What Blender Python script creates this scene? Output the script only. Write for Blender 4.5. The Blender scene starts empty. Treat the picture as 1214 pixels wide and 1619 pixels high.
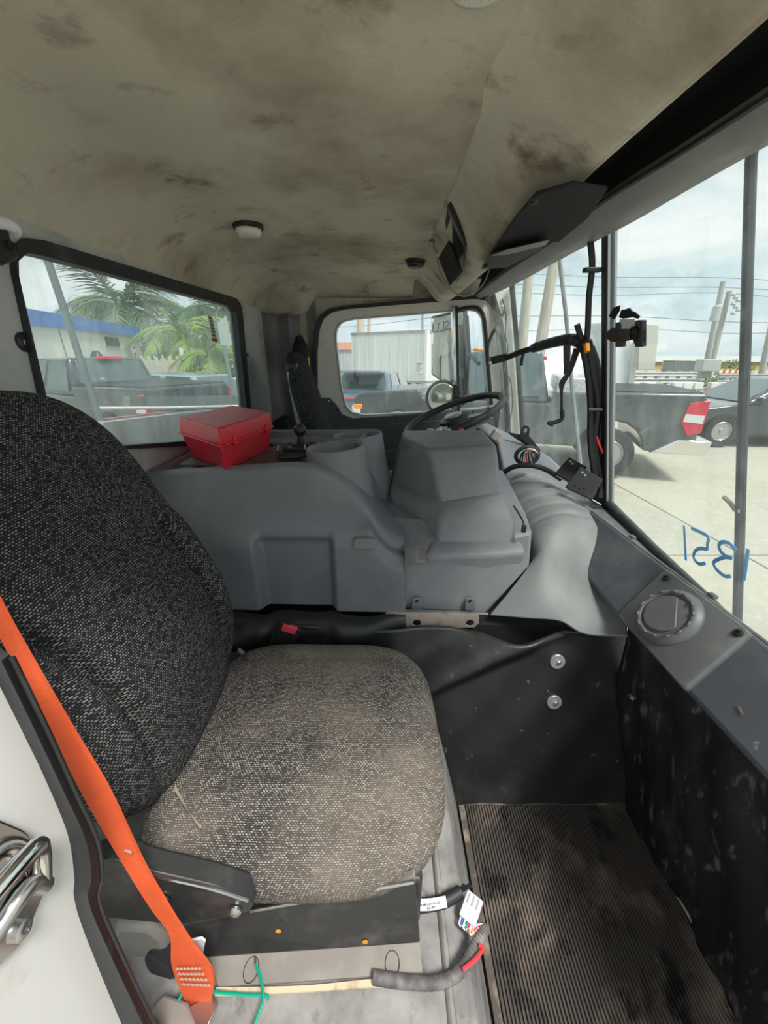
import bpy, math, random
from mathutils import Vector, Matrix
random.seed(7)
S = bpy.context.scene
COL = S.collection
V = Vector
GZ = 0.25                      # height of the pavement; the cab floor is at 1.0

# ------------------------------------------------------------------ camera
FPX = 608.0
TH = math.radians(22.1)
CAM = V((0, 0, 2.2))
cd = bpy.data.cameras.new('camera')
cd.sensor_fit = 'VERTICAL'; cd.sensor_height = 36.0
cd.lens = FPX / 1619.0 * 36.0
cd.clip_start = 0.01; cd.clip_end = 500
co = bpy.data.objects.new('camera', cd); COL.objects.link(co)
co.location = CAM; co.rotation_euler = (math.radians(90) - TH, 0, 0)
S.camera = co

# ------------------------------------------------------------------ sky, sun, exposure
W = bpy.data.worlds.new('overcast_sky'); S.world = W; W.use_nodes = True
nt = W.node_tree; nt.nodes.clear()
def nd(t, typ, **kw):
    n = t.nodes.new(typ)
    for k, v in kw.items():
        setattr(n, k, v)
    return n
wo = nd(nt, 'ShaderNodeOutputWorld'); bg = nd(nt, 'ShaderNodeBackground')
tc = nd(nt, 'ShaderNodeTexCoord'); mp = nd(nt, 'ShaderNodeMapping'); mp.inputs['Scale'].default_value = (1.0, 1.0, 2.6)
nz = nd(nt, 'ShaderNodeTexNoise'); nz.inputs['Scale'].default_value = 3.2; nz.inputs['Detail'].default_value = 7; nz.inputs['Roughness'].default_value = .55
nz.inputs['Distortion'].default_value = .4
cr = nd(nt, 'ShaderNodeValToRGB')
e = cr.color_ramp.elements
e[0].position = .34; e[0].color = (.46, .58, .64, 1)
e[1].position = .62; e[1].color = (1.0, 1.0, 1.0, 1)
e2 = e.new(.47); e2.color = (.70, .82, .86, 1)
nt.links.new(tc.outputs['Generated'], mp.inputs['Vector']); nt.links.new(mp.outputs['Vector'], nz.inputs['Vector'])
nt.links.new(nz.outputs['Fac'], cr.inputs['Fac']); nt.links.new(cr.outputs['Color'], bg.inputs['Color'])
bg.inputs['Strength'].default_value = 0.80
nt.links.new(bg.outputs['Background'], wo.inputs['Surface'])
sl = bpy.data.lights.new('hazy_sun', 'SUN'); sl.energy = 3.2; sl.angle = math.radians(16); sl.color = (1, .96, .9)
so = bpy.data.objects.new('hazy_sun', sl); COL.objects.link(so)
so.rotation_euler = V((-.30, .38, -.87)).to_track_quat('-Z', 'Y').to_euler()
so.location = (0, -6, 9)
vs = S.view_settings
vs.view_transform = 'Standard'; vs.look = 'None'; vs.exposure = 0.5; vs.gamma = 1.0; vs.use_curve_mapping = False

# ------------------------------------------------------------------ helpers
_c, _s = math.cos(TH), math.sin(TH)
def ray(u, v):
    a = (u - 607) / FPX; b = (v - 809.5) / FPX
    return V((a, _c - b * _s, -_s - b * _c))
def U(u, v, x=None, y=None, z=None, pl=None):
    """point of the place that stands behind photo pixel (u, v) on a known plane"""
    d = ray(u, v)
    if pl is not None:
        t = (pl[0] - CAM).dot(pl[1]) / d.dot(pl[1])
    elif x is not None: t = x / d.x
    elif y is not None: t = y / d.y
    else: t = (z - 2.2) / d.z
    return CAM + d * t
def sm(a, b, x):
    t = max(0., min(1., (x - a) / (b - a))); return t * t * (3 - 2 * t)
def lerp(a, b, t): return a + (b - a) * t
def interp(x, pts):
    if x <= pts[0][0]: return pts[0][1]
    for (x0, y0), (x1, y1) in zip(pts, pts[1:]):
        if x <= x1: return lerp(y0, y1, (x - x0) / (x1 - x0))
    return pts[-1][1]
def catmull(P, n=6):
    P = [V(p) for p in P]
    if len(P) < 3: return P
    Q = [P[0] * 2 - P[1]] + P + [P[-1] * 2 - P[-2]]
    out = []
    for i in range(1, len(Q) - 2):
        for k in range(n):
            t = k / n
            a, b, c, d = Q[i - 1], Q[i], Q[i + 1], Q[i + 2]
            out.append(.5 * ((2 * b) + (c - a) * t + (2 * a - 5 * b + 4 * c - d) * t * t + (3 * b - a - 3 * c + d) * t ** 3))
    out.append(P[-1]); return out

# ------------------------------------------------------------------ materials
MATS = {}
def mat(name, col, rough=.6, metal=0, dirt=None, bump=None, spec=.5, coat=0, emit=None, alpha=None, dirt2=None, stretch=None):
    """principled; dirt=(scale, colour, lo, hi[, detail]) blends a second colour in by noise; bump=(scale, strength)"""
    m = bpy.data.materials.new(name); m.use_nodes = True
    t = m.node_tree; b = t.nodes['Principled BSDF']
    b.inputs['Roughness'].default_value = rough; b.inputs['Metallic'].default_value = metal
    b.inputs['Specular IOR Level'].default_value = spec; b.inputs['Coat Weight'].default_value = coat
    b.inputs['Base Color'].default_value = (*col, 1)
    if emit: b.inputs['Emission Color'].default_value = (*emit[0], 1); b.inputs['Emission Strength'].default_value = emit[1]
    tcn = nd(t, 'ShaderNodeTexCoord'); src = tcn.outputs['Object']
    if stretch:
        mpn = nd(t, 'ShaderNodeMapping'); mpn.inputs['Scale'].default_value = stretch
        t.links.new(src, mpn.inputs['Vector']); src = mpn.outputs['Vector']
    last = None
    for dd in (dirt, dirt2):
        if not dd: continue
        n = nd(t, 'ShaderNodeTexNoise'); n.inputs['Scale'].default_value = dd[0]; n.inputs['Detail'].default_value = dd[4] if len(dd) > 4 else 6
        n.inputs['Roughness'].default_value = .62
        t.links.new(src, n.inputs['Vector'])
        r = nd(t, 'ShaderNodeMapRange'); r.inputs['From Min'].default_value = dd[2]; r.inputs['From Max'].default_value = dd[3]
        t.links.new(n.outputs['Fac'], r.inputs['Value'])
        mx = nd(t, 'ShaderNodeMix', data_type='RGBA')
        if last is None: mx.inputs['A'].default_value = (*col, 1)
        else: t.links.new(last, mx.inputs['A'])
        mx.inputs['B'].default_value = (*dd[1], 1)
        t.links.new(r.outputs['Result'], mx.inputs['Factor'])
        last = mx.outputs['Result']
    if last: t.links.new(last, b.inputs['Base Color'])
    if bump:
        n = nd(t, 'ShaderNodeTexNoise'); n.inputs['Scale'].default_value = bump[0]; n.inputs['Detail'].default_value = 4
        t.links.new(src, n.inputs['Vector'])
        bp = nd(t, 'ShaderNodeBump'); bp.inputs['Strength'].default_value = bump[1]; bp.inputs['Distance'].default_value = .004
        t.links.new(n.outputs['Fac'], bp.inputs['Height']); t.links.new(bp.outputs['Normal'], b.inputs['Normal'])
    MATS[name] = m
    return m

def glass(name, tint, dirtcol, dlo, dhi, dmax, scale=(6, 6, 1.2), gloss=.06):
    m = bpy.data.materials.new(name); m.use_nodes = True
    t = m.node_tree; t.nodes.clear()
    o = nd(t, 'ShaderNodeOutputMaterial'); tr = nd(t, 'ShaderNodeBsdfTransparent'); tr.inputs['Color'].default_value = (*tint, 1)
    gl = nd(t, 'ShaderNodeBsdfGlossy'); gl.inputs['Roughness'].default_value = .03
    df = nd(t, 'ShaderNodeBsdfDiffuse'); df.inputs['Color'].default_value = (*dirtcol, 1)
    tl = nd(t, 'ShaderNodeBsdfTranslucent'); tl.inputs['Color'].default_value = (*dirtcol, 1)
    ad = nd(t, 'ShaderNodeMixShader'); ad.inputs[0].default_value = .6
    t.links.new(df.outputs[0], ad.inputs[1]); t.links.new(tl.outputs[0], ad.inputs[2])
    m1 = nd(t, 'ShaderNodeMixShader'); m1.inputs[0].default_value = gloss
    t.links.new(tr.outputs[0], m1.inputs[1]); t.links.new(gl.outputs[0], m1.inputs[2])
    tcn = nd(t, 'ShaderNodeTexCoord'); mpn = nd(t, 'ShaderNodeMapping'); mpn.inputs['Scale'].default_value = scale
    n = nd(t, 'ShaderNodeTexNoise'); n.inputs['Scale'].default_value = 3; n.inputs['Detail'].default_value = 8; n.inputs['Roughness'].default_value = .7
    t.links.new(tcn.outputs['Object'], mpn.inputs['Vector']); t.links.new(mpn.outputs['Vector'], n.inputs['Vector'])
    r = nd(t, 'ShaderNodeMapRange'); r.inputs['From Min'].default_value = dlo; r.inputs['From Max'].default_value = dhi
    r.inputs['To Min'].default_value = dmax * .25; r.inputs['To Max'].default_value = dmax
    t.links.new(n.outputs['Fac'], r.inputs['Value'])
    m2 = nd(t, 'ShaderNodeMixShader'); t.links.new(r.outputs['Result'], m2.inputs[0])
    t.links.new(m1.outputs[0], m2.inputs[1]); t.links.new(ad.outputs[0], m2.inputs[2])
    t.links.new(m2.outputs[0], o.inputs['Surface'])
    MATS[name] = m; return m

def weave(name, dark, light, dirtcol, dirt_lo, dirt_hi):
    m = bpy.data.materials.new(name); m.use_nodes = True
    t = m.node_tree; b = t.nodes['Principled BSDF']; b.inputs['Roughness'].default_value = .95; b.inputs['Specular IOR Level'].default_value = .15
    uv = nd(t, 'ShaderNodeTexCoord')
    br = nd(t, 'ShaderNodeTexBrick'); br.inputs['Scale'].default_value = 1
    br.inputs['Brick Width'].default_value = .0050; br.inputs['Row Height'].default_value = .0036; br.inputs['Mortar Size'].default_value = .0010
    br.inputs['Mortar Smooth'].default_value = .3; br.inputs['Bias'].default_value = -.1
    br.inputs['Color1'].default_value = (*dark, 1); br.inputs['Color2'].default_value = (*light, 1)
    br.inputs['Mortar'].default_value = tuple(c * .55 for c in dark) + (1,)
    wn = nd(t, 'ShaderNodeTexNoise'); wn.inputs['Scale'].default_value = 60; wn.inputs['Detail'].default_value = 2
    mv = nd(t, 'ShaderNodeMixRGB', blend_type='ADD'); mv.inputs['Fac'].default_value = .0035
    t.links.new(uv.outputs['UV'], wn.inputs['Vector']); t.links.new(uv.outputs['UV'], mv.inputs['Color1']); t.links.new(wn.outputs['Color'], mv.inputs['Color2'])
    t.links.new(mv.outputs['Color'], br.inputs['Vector'])
    n = nd(t, 'ShaderNodeTexNoise'); n.inputs['Scale'].default_value = 4.5; n.inputs['Detail'].default_value = 6
    t.links.new(uv.outputs['Object'], n.inputs['Vector'])
    r = nd(t, 'ShaderNodeMapRange'); r.inputs['From Min'].default_value = dirt_lo; r.inputs['From Max'].default_value = dirt_hi
    r.inputs['To Max'].default_value = .75
    t.links.new(n.outputs['Fac'], r.inputs['Value'])
    mx = nd(t, 'ShaderNodeMix', data_type='RGBA'); mx.inputs['B'].default_value = (*dirtcol, 1)
    t.links.new(br.outputs['Color'], mx.inputs['A']); t.links.new(r.outputs['Result'], mx.inputs['Factor'])
    t.links.new(mx.outputs['Result'], b.inputs['Base Color'])
    bp = nd(t, 'ShaderNodeBump'); bp.inputs['Strength'].default_value = .5; bp.inputs['Distance'].default_value = .002; bp.invert = True
    t.links.new(br.outputs['Fac'], bp.inputs['Height']); t.links.new(bp.outputs['Normal'], b.inputs['Normal'])
    MATS[name] = m; return m

mat('headliner', (.60, .56, .46), .95, dirt=(2.6, (.30, .255, .19), .46, .72), dirt2=(8, (.20, .16, .11), .57, .74), bump=(160, .25), spec=.1)
mat('rear_paint', (.50, .51, .50), .6, dirt=(5, (.30, .30, .29), .5, .75))
mat('corner_paint', (.22, .225, .225), .6, dirt=(4, (.10, .10, .10), .45, .7))
mat('door_cream', (.72, .70, .63), .55, dirt=(6, (.5, .47, .4), .55, .8))
mat('door_grey', (.075, .08, .085), .6, dirt=(12, (.12, .12, .12), .5, .8))
mat('white_paint', (.80, .78, .75), .35, coat=.3, dirt=(8, (.55, .52, .48), .58, .8))
mat('grey_plastic', (.165, .17, .185), .5, dirt=(3.5, (.235, .235, .24), .45, .72), dirt2=(22, (.30, .29, .27), .66, .8), bump=(420, .12))
mat('grey_plastic_dust', (.165, .17, .185), .55, dirt=(6, (.30, .28, .26), .46, .66), dirt2=(9, (.10, .075, .055), .56, .70), bump=(380, .12))
mat('dash_grey', (.185, .185, .187), .5, dirt=(5, (.26, .255, .25), .45, .7), dirt2=(25, (.16, .15, .14), .64, .8), bump=(380, .12))
mat('slab_grey', (.085, .09, .105), .42, dirt=(6, (.15, .15, .16), .5, .72), dirt2=(30, (.4, .4, .4), .70, .8), bump=(380, .12))
mat('vent_grey', (.13, .13, .13), .45, dirt=(10, (.2, .195, .19), .5, .75), bump=(380, .1))
mat('black_plastic', (.016, .016, .017), .45, dirt=(12, (.05, .05, .05), .55, .8))
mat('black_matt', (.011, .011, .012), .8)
mat('rubber', (.022, .023, .026), .55, dirt=(18, (.07, .07, .075), .55, .8))
mat('tunnel_black', (.014, .014, .016), .42, dirt=(5, (.045, .043, .042), .54, .78), dirt2=(40, (.25, .25, .24), .66, .78), bump=(30, .15))
mat('firewall_black', (.015, .015, .017), .42, dirt=(7, (.055, .055, .06), .54, .78), dirt2=(24, (.20, .20, .21), .57, .76), stretch=(1.6, 1.6, .5), bump=(20, .15))
mat('floor_mat', (.075, .062, .055), .55, dirt=(7, (.27, .21, .17), .50, .70), dirt2=(12, (.014, .014, .014), .54, .66))
mat('floor_metal', (.08, .065, .055), .7, dirt=(20, (.3, .24, .18), .5, .7))
mat('pedestal_vinyl', (.19, .185, .18), .7, dirt=(9, (.36, .345, .33), .42, .68), dirt2=(24, (.07, .065, .06), .56, .74), bump=(60, .3))
mat('riser_black', (.03, .03, .03), .4, dirt=(14, (.09, .085, .08), .5, .75))
mat('riser_flange', (.23, .21, .19), .6, dirt=(10, (.32, .3, .27), .45, .7))
mat('steel', (.55, .54, .52), .3, 1, dirt=(20, (.35, .32, .28), .5, .75))
mat('chrome', (.82, .80, .78), .12, 1)
mat('washer_grey', (.42, .43, .42), .4, .5, dirt=(60, (.3, .3, .29), .5, .7))
mat('bracket_tan', (.45, .38, .34), .5, .3, dirt=(25, (.3, .24, .2), .5, .75))
mat('loom_dusty', (.085, .08, .08), .7, dirt=(30, (.24, .22, .21), .45, .68))
mat('orange_strap', (.80, .115, .03), .75, dirt=(9, (.62, .09, .03), .5, .75), bump=(300, .2))
mat('stitch_grey', (.42, .30, .25), .8)
mat('red_plastic', (.62, .018, .035), .35, dirt=(9, (.42, .05, .06), .5, .7), dirt2=(30, (.2, .06, .05), .66, .78))
mat('red_dusty', (.50, .09, .09), .55, dirt=(9, (.36, .08, .08), .45, .7), dirt2=(40, (.2, .06, .05), .66, .78))
mat('buckle_red', (.75, .06, .10), .4)
mat('wood_brown', (.10, .065, .05), .6, dirt=(14, (.17, .13, .10), .45, .7))
mat('dirt_brown', (.13, .10, .07), .95, dirt=(20, (.2, .16, .12), .4, .7))
mat('lens', (.75, .72, .66), .2)
mat('marker_blue', (.01, .42, .95), .5)
mat('green_wire', (.0, .32, .2), .45)
mat('copper', (.65, .3, .15), .35, 1)
mat('white_wire', (.78, .74, .66), .6, dirt=(30, (.45, .33, .2), .55, .7))
mat('yellow_strip', (.62, .52, .36), .7, dirt=(30, (.35, .25, .15), .5, .7))
mat('label_white', (.82, .82, .86), .5)
mat('ink', (.03, .03, .06), .7)
mat('red_wire', (.75, .05, .06), .4)
mat('blue_wire', (.08, .2, .6), .4)
mat('orange_tip', (.85, .3, .02), .4)
mat('leaf_brown', (.22, .14, .07), .8)
mat('beige_cloth', (.30, .25, .19), .9)
mat('grey_metal', (.35, .36, .37), .4, .6)
weave('seat_fabric', (.030, .030, .032), (.32, .32, .31), (.12, .10, .085), .62, .9)
weave('cushion_fabric', (.075, .068, .062), (.46, .43, .40), (.28, .235, .19), .42, .78)
weave('driver_fabric', (.022, .022, .024), (.16, .16, .16), (.05, .05, .05), .6, .9)
mat('seat_cloth_plain', (.10, .105, .105), .95, bump=(300, .3))
glass('windshield_glass', (.95, .985, .975), (.80, .86, .85), .45, .78, .14, (5, 5, .8))
glass('rear_glass', (.93, .985, .975), (.78, .86, .84), .40, .75, .34, (4, 4, 1.5))
glass('door_glass', (.96, .99, .985), (.80, .86, .85), .5, .8, .10)
mat('mirror', (.80, .84, .83), .02, 1)
mat('convex_mirror', (.75, .76, .66), .12, .9)
# outdoors
mat('concrete', (.45, .42, .34), .9, dirt=(.6, (.37, .35, .28), .42, .7), dirt2=(14, (.52, .49, .42), .5, .75), bump=(40, .3))
mat('asphalt_far', (.45, .42, .36), .95, dirt=(.4, (.33, .32, .28), .4, .7))
mat('joint', (.20, .19, .17), .95)
mat('car_grey', (.050, .062, .070), .25, coat=.8, dirt=(3, (.10, .115, .12), .45, .7))
mat('car_black', (.035, .045, .05), .2, coat=.8, dirt=(5, (.10, .12, .125), .5, .75))
mat('car_dark', (.03, .04, .048), .2, coat=.9)
mat('car_blue', (.15, .22, .33), .25, coat=.8)
mat('car_steelblue', (.13, .18, .23), .22, coat=.8)
mat('car_white', (.78, .80, .80), .3, coat=.6)
mat('car_silver', (.36, .42, .46), .25, .3, coat=.5)
mat('car_glass', (.08, .12, .125), .06, coat=.5)
mat('tyre', (.03, .03, .03), .85)
mat('rim', (.45, .47, .48), .3, .8)
mat('tail_red', (.62, .02, .05), .2, coat=.6)
mat('tail_clear', (.7, .7, .7), .15)
mat('amber', (.9, .32, .04), .25)
mat('diamond_plate', (.68, .68, .66), .35, .7, dirt=(50, (.4, .4, .4), .5, .6))
mat('building_white', (.74, .71, .65), .85, dirt=(1.2, (.62, .59, .53), .5, .75))
mat('roof_blue', (.05, .16, .52), .5, dirt=(2, (.1, .25, .6), .5, .75))
mat('building_grey', (.45, .48, .48), .8, stretch=(6, 6, .3), dirt=(2, (.36, .39, .39), .4, .7))
mat('roof_orange', (.72, .33, .2), .7)
mat('trailer_white', (.68, .72, .70), .5, dirt=(1.2, (.55, .60, .58), .45, .7), stretch=(2.2, 2.2, .25))
mat('palm_trunk', (.28, .23, .18), .9, dirt=(6, (.16, .13, .1), .4, .7), bump=(10, .6))
mat('palm_leaf', (.09, .17, .07), .55, dirt=(3, (.15, .24, .10), .45, .7))
mat('leaf_light', (.25, .36, .07), .55, dirt=(3, (.15, .25, .06), .45, .7))
mat('leaf_dark', (.09, .17, .06), .6, dirt=(3, (.10, .15, .06), .45, .7))
mat('fence_cream', (.62, .57, .47), .8)
mat('galvanised', (.40, .42, .41), .45, .5, dirt=(3, (.3, .31, .3), .45, .7))
mat('wood_pole', (.50, .46, .38), .9, stretch=(6, 6, .4), dirt=(3, (.36, .33, .27), .45, .7))
mat('pole_grey', (.40, .40, .37), .8, stretch=(6, 6, .4), dirt=(3, (.3, .3, .28), .45, .7))
mat('yellow_wall', (.80, .60, .03), .7)
mat('far_white', (.75, .74, .72), .8)
mat('fence_mesh', (.13, .15, .145), .8)
mat('cone_orange', (.85, .10, .03), .5)
mat('cone_white', (.85, .85, .83), .5)
mat('wire_dark', (.18, .22, .24), .7)
mat('shrub', (.15, .22, .07), .8, dirt=(4, (.09, .14, .05), .4, .7))
mat('soil', (.33, .28, .22), .95)
mat('sign_grey', (.45, .48, .46), .5)
mat('pale_panel', (.52, .52, .47), .6)
mat('own_body', (.36, .38, .37), .5, dirt=(4, (.5, .52, .5), .5, .7))
mat('own_red', (.30, .10, .10), .5, dirt=(6, (.4, .25, .25), .5, .7))

# ------------------------------------------------------------------ mesh building
WORLD = {}
class MB:
    def __init__(s): s.v = []; s.f = []; s.uv = {}
    def add(s, vs, fs, uvs=None):
        n = len(s.v); s.v += [V(p) for p in vs]
        for f in fs: s.f.append(tuple(i + n for i in f))
        if uvs:
            for i, q in enumerate(uvs): s.uv[n + i] = q
        return s
    def box(s, c, size, M=None):
        x, y, z = [k / 2 for k in size]; c = V(c)
        vs = [V((a * x, b * y, d * z)) for d in (-1, 1) for b in (-1, 1) for a in (-1, 1)]
        if M is not None: vs = [M @ p for p in vs]
        return s.add([p + c for p in vs], [(0, 2, 3, 1), (4, 5, 7, 6), (0, 1, 5, 4), (2, 6, 7, 3), (0, 4, 6, 2), (1, 3, 7, 5)])
    def bb(s, x0, x1, y0, y1, z0, z1):
        return s.box(((x0 + x1) / 2, (y0 + y1) / 2, (z0 + z1) / 2), (abs(x1 - x0), abs(y1 - y0), abs(z1 - z0)))
    def hexa(s, p):                      # 4 bottom + 4 top corners, same order
        return s.add(p, [(3, 2, 1, 0), (4, 5, 6, 7), (0, 1, 5, 4), (1, 2, 6, 5), (2, 3, 7, 6), (3, 0, 4, 7)])
    def prism(s, poly, d):
        n = len(poly); d = V(d); P = [V(p) for p in poly]
        fs = [tuple(range(n - 1, -1, -1)), tuple(range(n, 2 * n))]
        fs += [(i, (i + 1) % n, n + (i + 1) % n, n + i) for i in range(n)]
        return s.add(P + [p + d for p in P], fs)
    def tube(s, pts, r, n=8, cap=True, smooth=0):
        P = [V(p) for p in pts]
        if smooth: P = catmull(P, smooth)
        m = len(P)
        if callable(r): R = [r(i / (m - 1)) for i in range(m)]
        else: R = [r] * m
        T = [(P[min(i + 1, m - 1)] - P[max(i - 1, 0)]).normalized() for i in range(m)]
        a = T[0].orthogonal().normalized(); vs = []
        for i in range(m):
            a = (a - T[i] * a.dot(T[i]))
            a = a.normalized() if a.length > 1e-6 else T[i].orthogonal().normalized()
            b = T[i].cross(a)
            for k in range(n):
                w = 2 * math.pi * k / n
                vs.append(P[i] + (a * math.cos(w) + b * math.sin(w)) * R[i])
        fs = [(i * n + k, i * n + (k + 1) % n, (i + 1) * n + (k + 1) % n, (i + 1) * n + k) for i in range(m - 1) for k in range(n)]
        if cap: fs += [tuple(range(n - 1, -1, -1)), tuple((m - 1) * n + k for k in range(n))]
        return s.add(vs, fs)
    def lathe(s, o, axis, prof, n=24, sx=1, sy=1, ref=None):
        o = V(o); ax = V(axis).normalized(); a = ax.orthogonal().normalized() if ref is None else (V(ref) - ax * V(ref).dot(ax)).normalized()
        b = ax.cross(a); vs = []
        for r, h in prof:
            for k in range(n):
                w = 2 * math.pi * k / n
                vs.append(o + ax * h + a * (r * sx * math.cos(w)) + b * (r * sy * math.sin(w)))
        m = len(prof)
        fs = [(i * n + k, i * n + (k + 1) % n, (i + 1) * n + (k + 1) % n, (i + 1) * n + k) for i in range(m - 1) for k in range(n)]
        fs += [tuple(range(n - 1, -1, -1)), tuple((m - 1) * n + k for k in range(n))]
        return s.add(vs, fs)
    def grid(s, fn, nu, nv, uvf=None, close=False):
        vs = []; uvs = []
        for j in range(nv + 1):
            for i in range(nu + 1):
                vs.append(fn(i / nu, j / nv)); uvs.append(uvf(i / nu, j / nv) if uvf else (i / nu, j / nv))
        w = nu + 1
        return s.add(vs, [(j * w + i, j * w + i + 1, (j + 1) * w + i + 1, (j + 1) * w + i) for j in range(nv) for i in range(nu)], uvs)
    def loft(s, rings, cap=True):
        n = len(rings[0]); vs = [p for r in rings for p in r]; m = len(rings)
        fs = [(i * n + k, i * n + (k + 1) % n, (i + 1) * n + (k + 1) % n, (i + 1) * n + k) for i in range(m - 1) for k in range(n)]
        if cap: fs += [tuple(range(n - 1, -1, -1)), tuple((m - 1) * n + k for k in range(n))]
        return s.add(vs, fs)
    def ribbon(s, L, R, d=None, smooth=6):
        L = catmull(L, smooth); R = catmull(R, smooth); n = len(L)
        if d is None: return s.add(L + R, [(i, n + i, n + i + 1, i + 1) for i in range(n - 1)])
        d = V(d)
        return s.loft([[L[i], R[i], R[i] + d, L[i] + d] for i in range(n)])
    def sphere(s, c, r, n=16):
        pr = [(max(1e-4, math.sin(math.pi * i / n)) , -math.cos(math.pi * i / n)) for i in range(n + 1)]
        rr = r if isinstance(r, (tuple, list)) else (r, r, r)
        k0 = len(s.v); s.lathe((0, 0, 0), (0, 0, 1), pr, n * 2 if n < 12 else 24)
        for i in range(k0, len(s.v)):
            p = s.v[i]; s.v[i] = V((p.x * rr[0], p.y * rr[1], p.z * rr[2])) + V(c)
        return s
    def xf(s, M, start=0):
        for i in range(start, len(s.v)): s.v[i] = M @ s.v[i]
        return s
    def build(s, name, m, parent=None, smooth=None, bevel=0, sub=0, seg=2, solid=0, weld=False):
        me = bpy.data.meshes.new(name)
        lo = V((min(p.x for p in s.v), min(p.y for p in s.v), min(p.z for p in s.v)))
        hi = V((max(p.x for p in s.v), max(p.y for p in s.v), max(p.z for p in s.v)))
        o0 = V(((lo.x + hi.x) / 2, (lo.y + hi.y) / 2, lo.z))
        me.from_pydata([tuple(p - o0) for p in s.v], [], s.f)
        if s.uv:
            ul = me.uv_layers.new(name='UVMap')
            for lp in me.loops:
                q = s.uv.get(lp.vertex_index)
                if q: ul.data[lp.index].uv = q
        me.validate()
        import bmesh as bmm
        bm = bmm.new(); bm.from_mesh(me)
        if weld: bmm.ops.remove_doubles(bm, verts=bm.verts, dist=1e-5)
        bmm.ops.recalc_face_normals(bm, faces=bm.faces)
        bm.to_mesh(me); bm.free()
        me.materials.append(MATS[m] if isinstance(m, str) else m)
        o = bpy.data.objects.new(name, me); COL.objects.link(o)
        if parent is not None:
            o.parent = parent; o.location = o0 - WORLD[parent.name]
        else: o.location = o0
        WORLD[o.name] = o0
        if smooth is None: smooth = True
        if smooth:
            me.shade_smooth()
            if smooth is True and not sub:
                try: me.set_sharp_from_angle(angle=math.radians(38))
                except Exception: pass
        if solid:
            q = o.modifiers.new('solid', 'SOLIDIFY'); q.thickness = solid; q.offset = -1
        if bevel:
            q = o.modifiers.new('bevel', 'BEVEL'); q.width = bevel; q.segments = seg; q.limit_method = 'ANGLE'; q.angle_limit = math.radians(35)
        if sub:
            q = o.modifiers.new('sub', 'SUBSURF'); q.levels = sub; q.render_levels = sub
        return o

def tag(o, label, cat=None, group=None, kind=None):
    o['label'] = label
    if cat: o['category'] = cat
    if group: o['group'] = group
    if kind: o['kind'] = kind
    return o
def struct(o, label, cat): o['kind'] = 'structure'; o['label'] = label; o['category'] = cat; return o
def thing(name, label, cat, loc, group=None):
    o = bpy.data.objects.new(name, None); COL.objects.link(o); o.location = V(loc); o.empty_display_size = .1
    WORLD[o.name] = V(loc)
    return tag(o, label, cat, group)
def copy_tree(o, parent=None):
    c = o.copy(); COL.objects.link(c); WORLD[c.name] = WORLD[o.name].copy()
    if parent is not None: c.parent = parent
    for ch in list(o.children): copy_tree(ch, c)
    return c

def polar(poly, n=96, c=None):
    """sample a star-shaped 2-D outline at n equal angles about c"""
    if c is None: c = (sum(p[0] for p in poly) / len(poly), sum(p[1] for p in poly) / len(poly))
    out = []
    for k in range(n):
        w = 2 * math.pi * k / n; dx, dy = math.cos(w), math.sin(w); best = 0
        for (x0, y0), (x1, y1) in zip(poly, poly[1:] + poly[:1]):
            ax, ay, bx, by = x0 - c[0], y0 - c[1], x1 - x0, y1 - y0
            den = dx * by - dy * bx
            if abs(den) < 1e-12: continue
            t = (ax * by - ay * bx) / den; q = (ax * dy - ay * dx) / den
            if t > 0 and -1e-9 <= q <= 1 + 1e-9: best = max(best, t)
        out.append((c[0] + dx * best, c[1] + dy * best))
    return out
def rrect(x0, x1, y0, y1, r, n=6):
    out = []
    for cx, cy, a in ((x1 - r, y1 - r, 0), (x0 + r, y1 - r, 90), (x0 + r, y0 + r, 180), (x1 - r, y0 + r, 270)):
        for k in range(n + 1):
            w = math.radians(a + 90 * k / n); out.append((cx + r * math.cos(w), cy + r * math.sin(w)))
    return out
def round_poly(P, r, n=5):
    out = []; m = len(P)
    for i in range(m):
        p = V((*P[i], 0)); a = V((*P[i - 1], 0)) - p; b = V((*P[(i + 1) % m], 0)) - p
        rr = min(r, a.length * .45, b.length * .45); A = p + a.normalized() * rr; B = p + b.normalized() * rr
        for k in range(n + 1):
            t = k / n; q = A * (1 - t) ** 2 + p * 2 * t * (1 - t) + B * t * t; out.append((q.x, q.y))
    return out
def ring(mb, outer, inner, to3, d, n=120, c=None):
    if c is None: c = (sum(p[0] for p in inner) / len(inner), sum(p[1] for p in inner) / len(inner))
    O = [V(to3(*p)) for p in polar(outer, n, c)]; I = [V(to3(*p)) for p in polar(inner, n, c)]; d = V(d)
    return mb.loft([O, I, [p + d for p in I], [p + d for p in O], O], cap=False)
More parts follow.
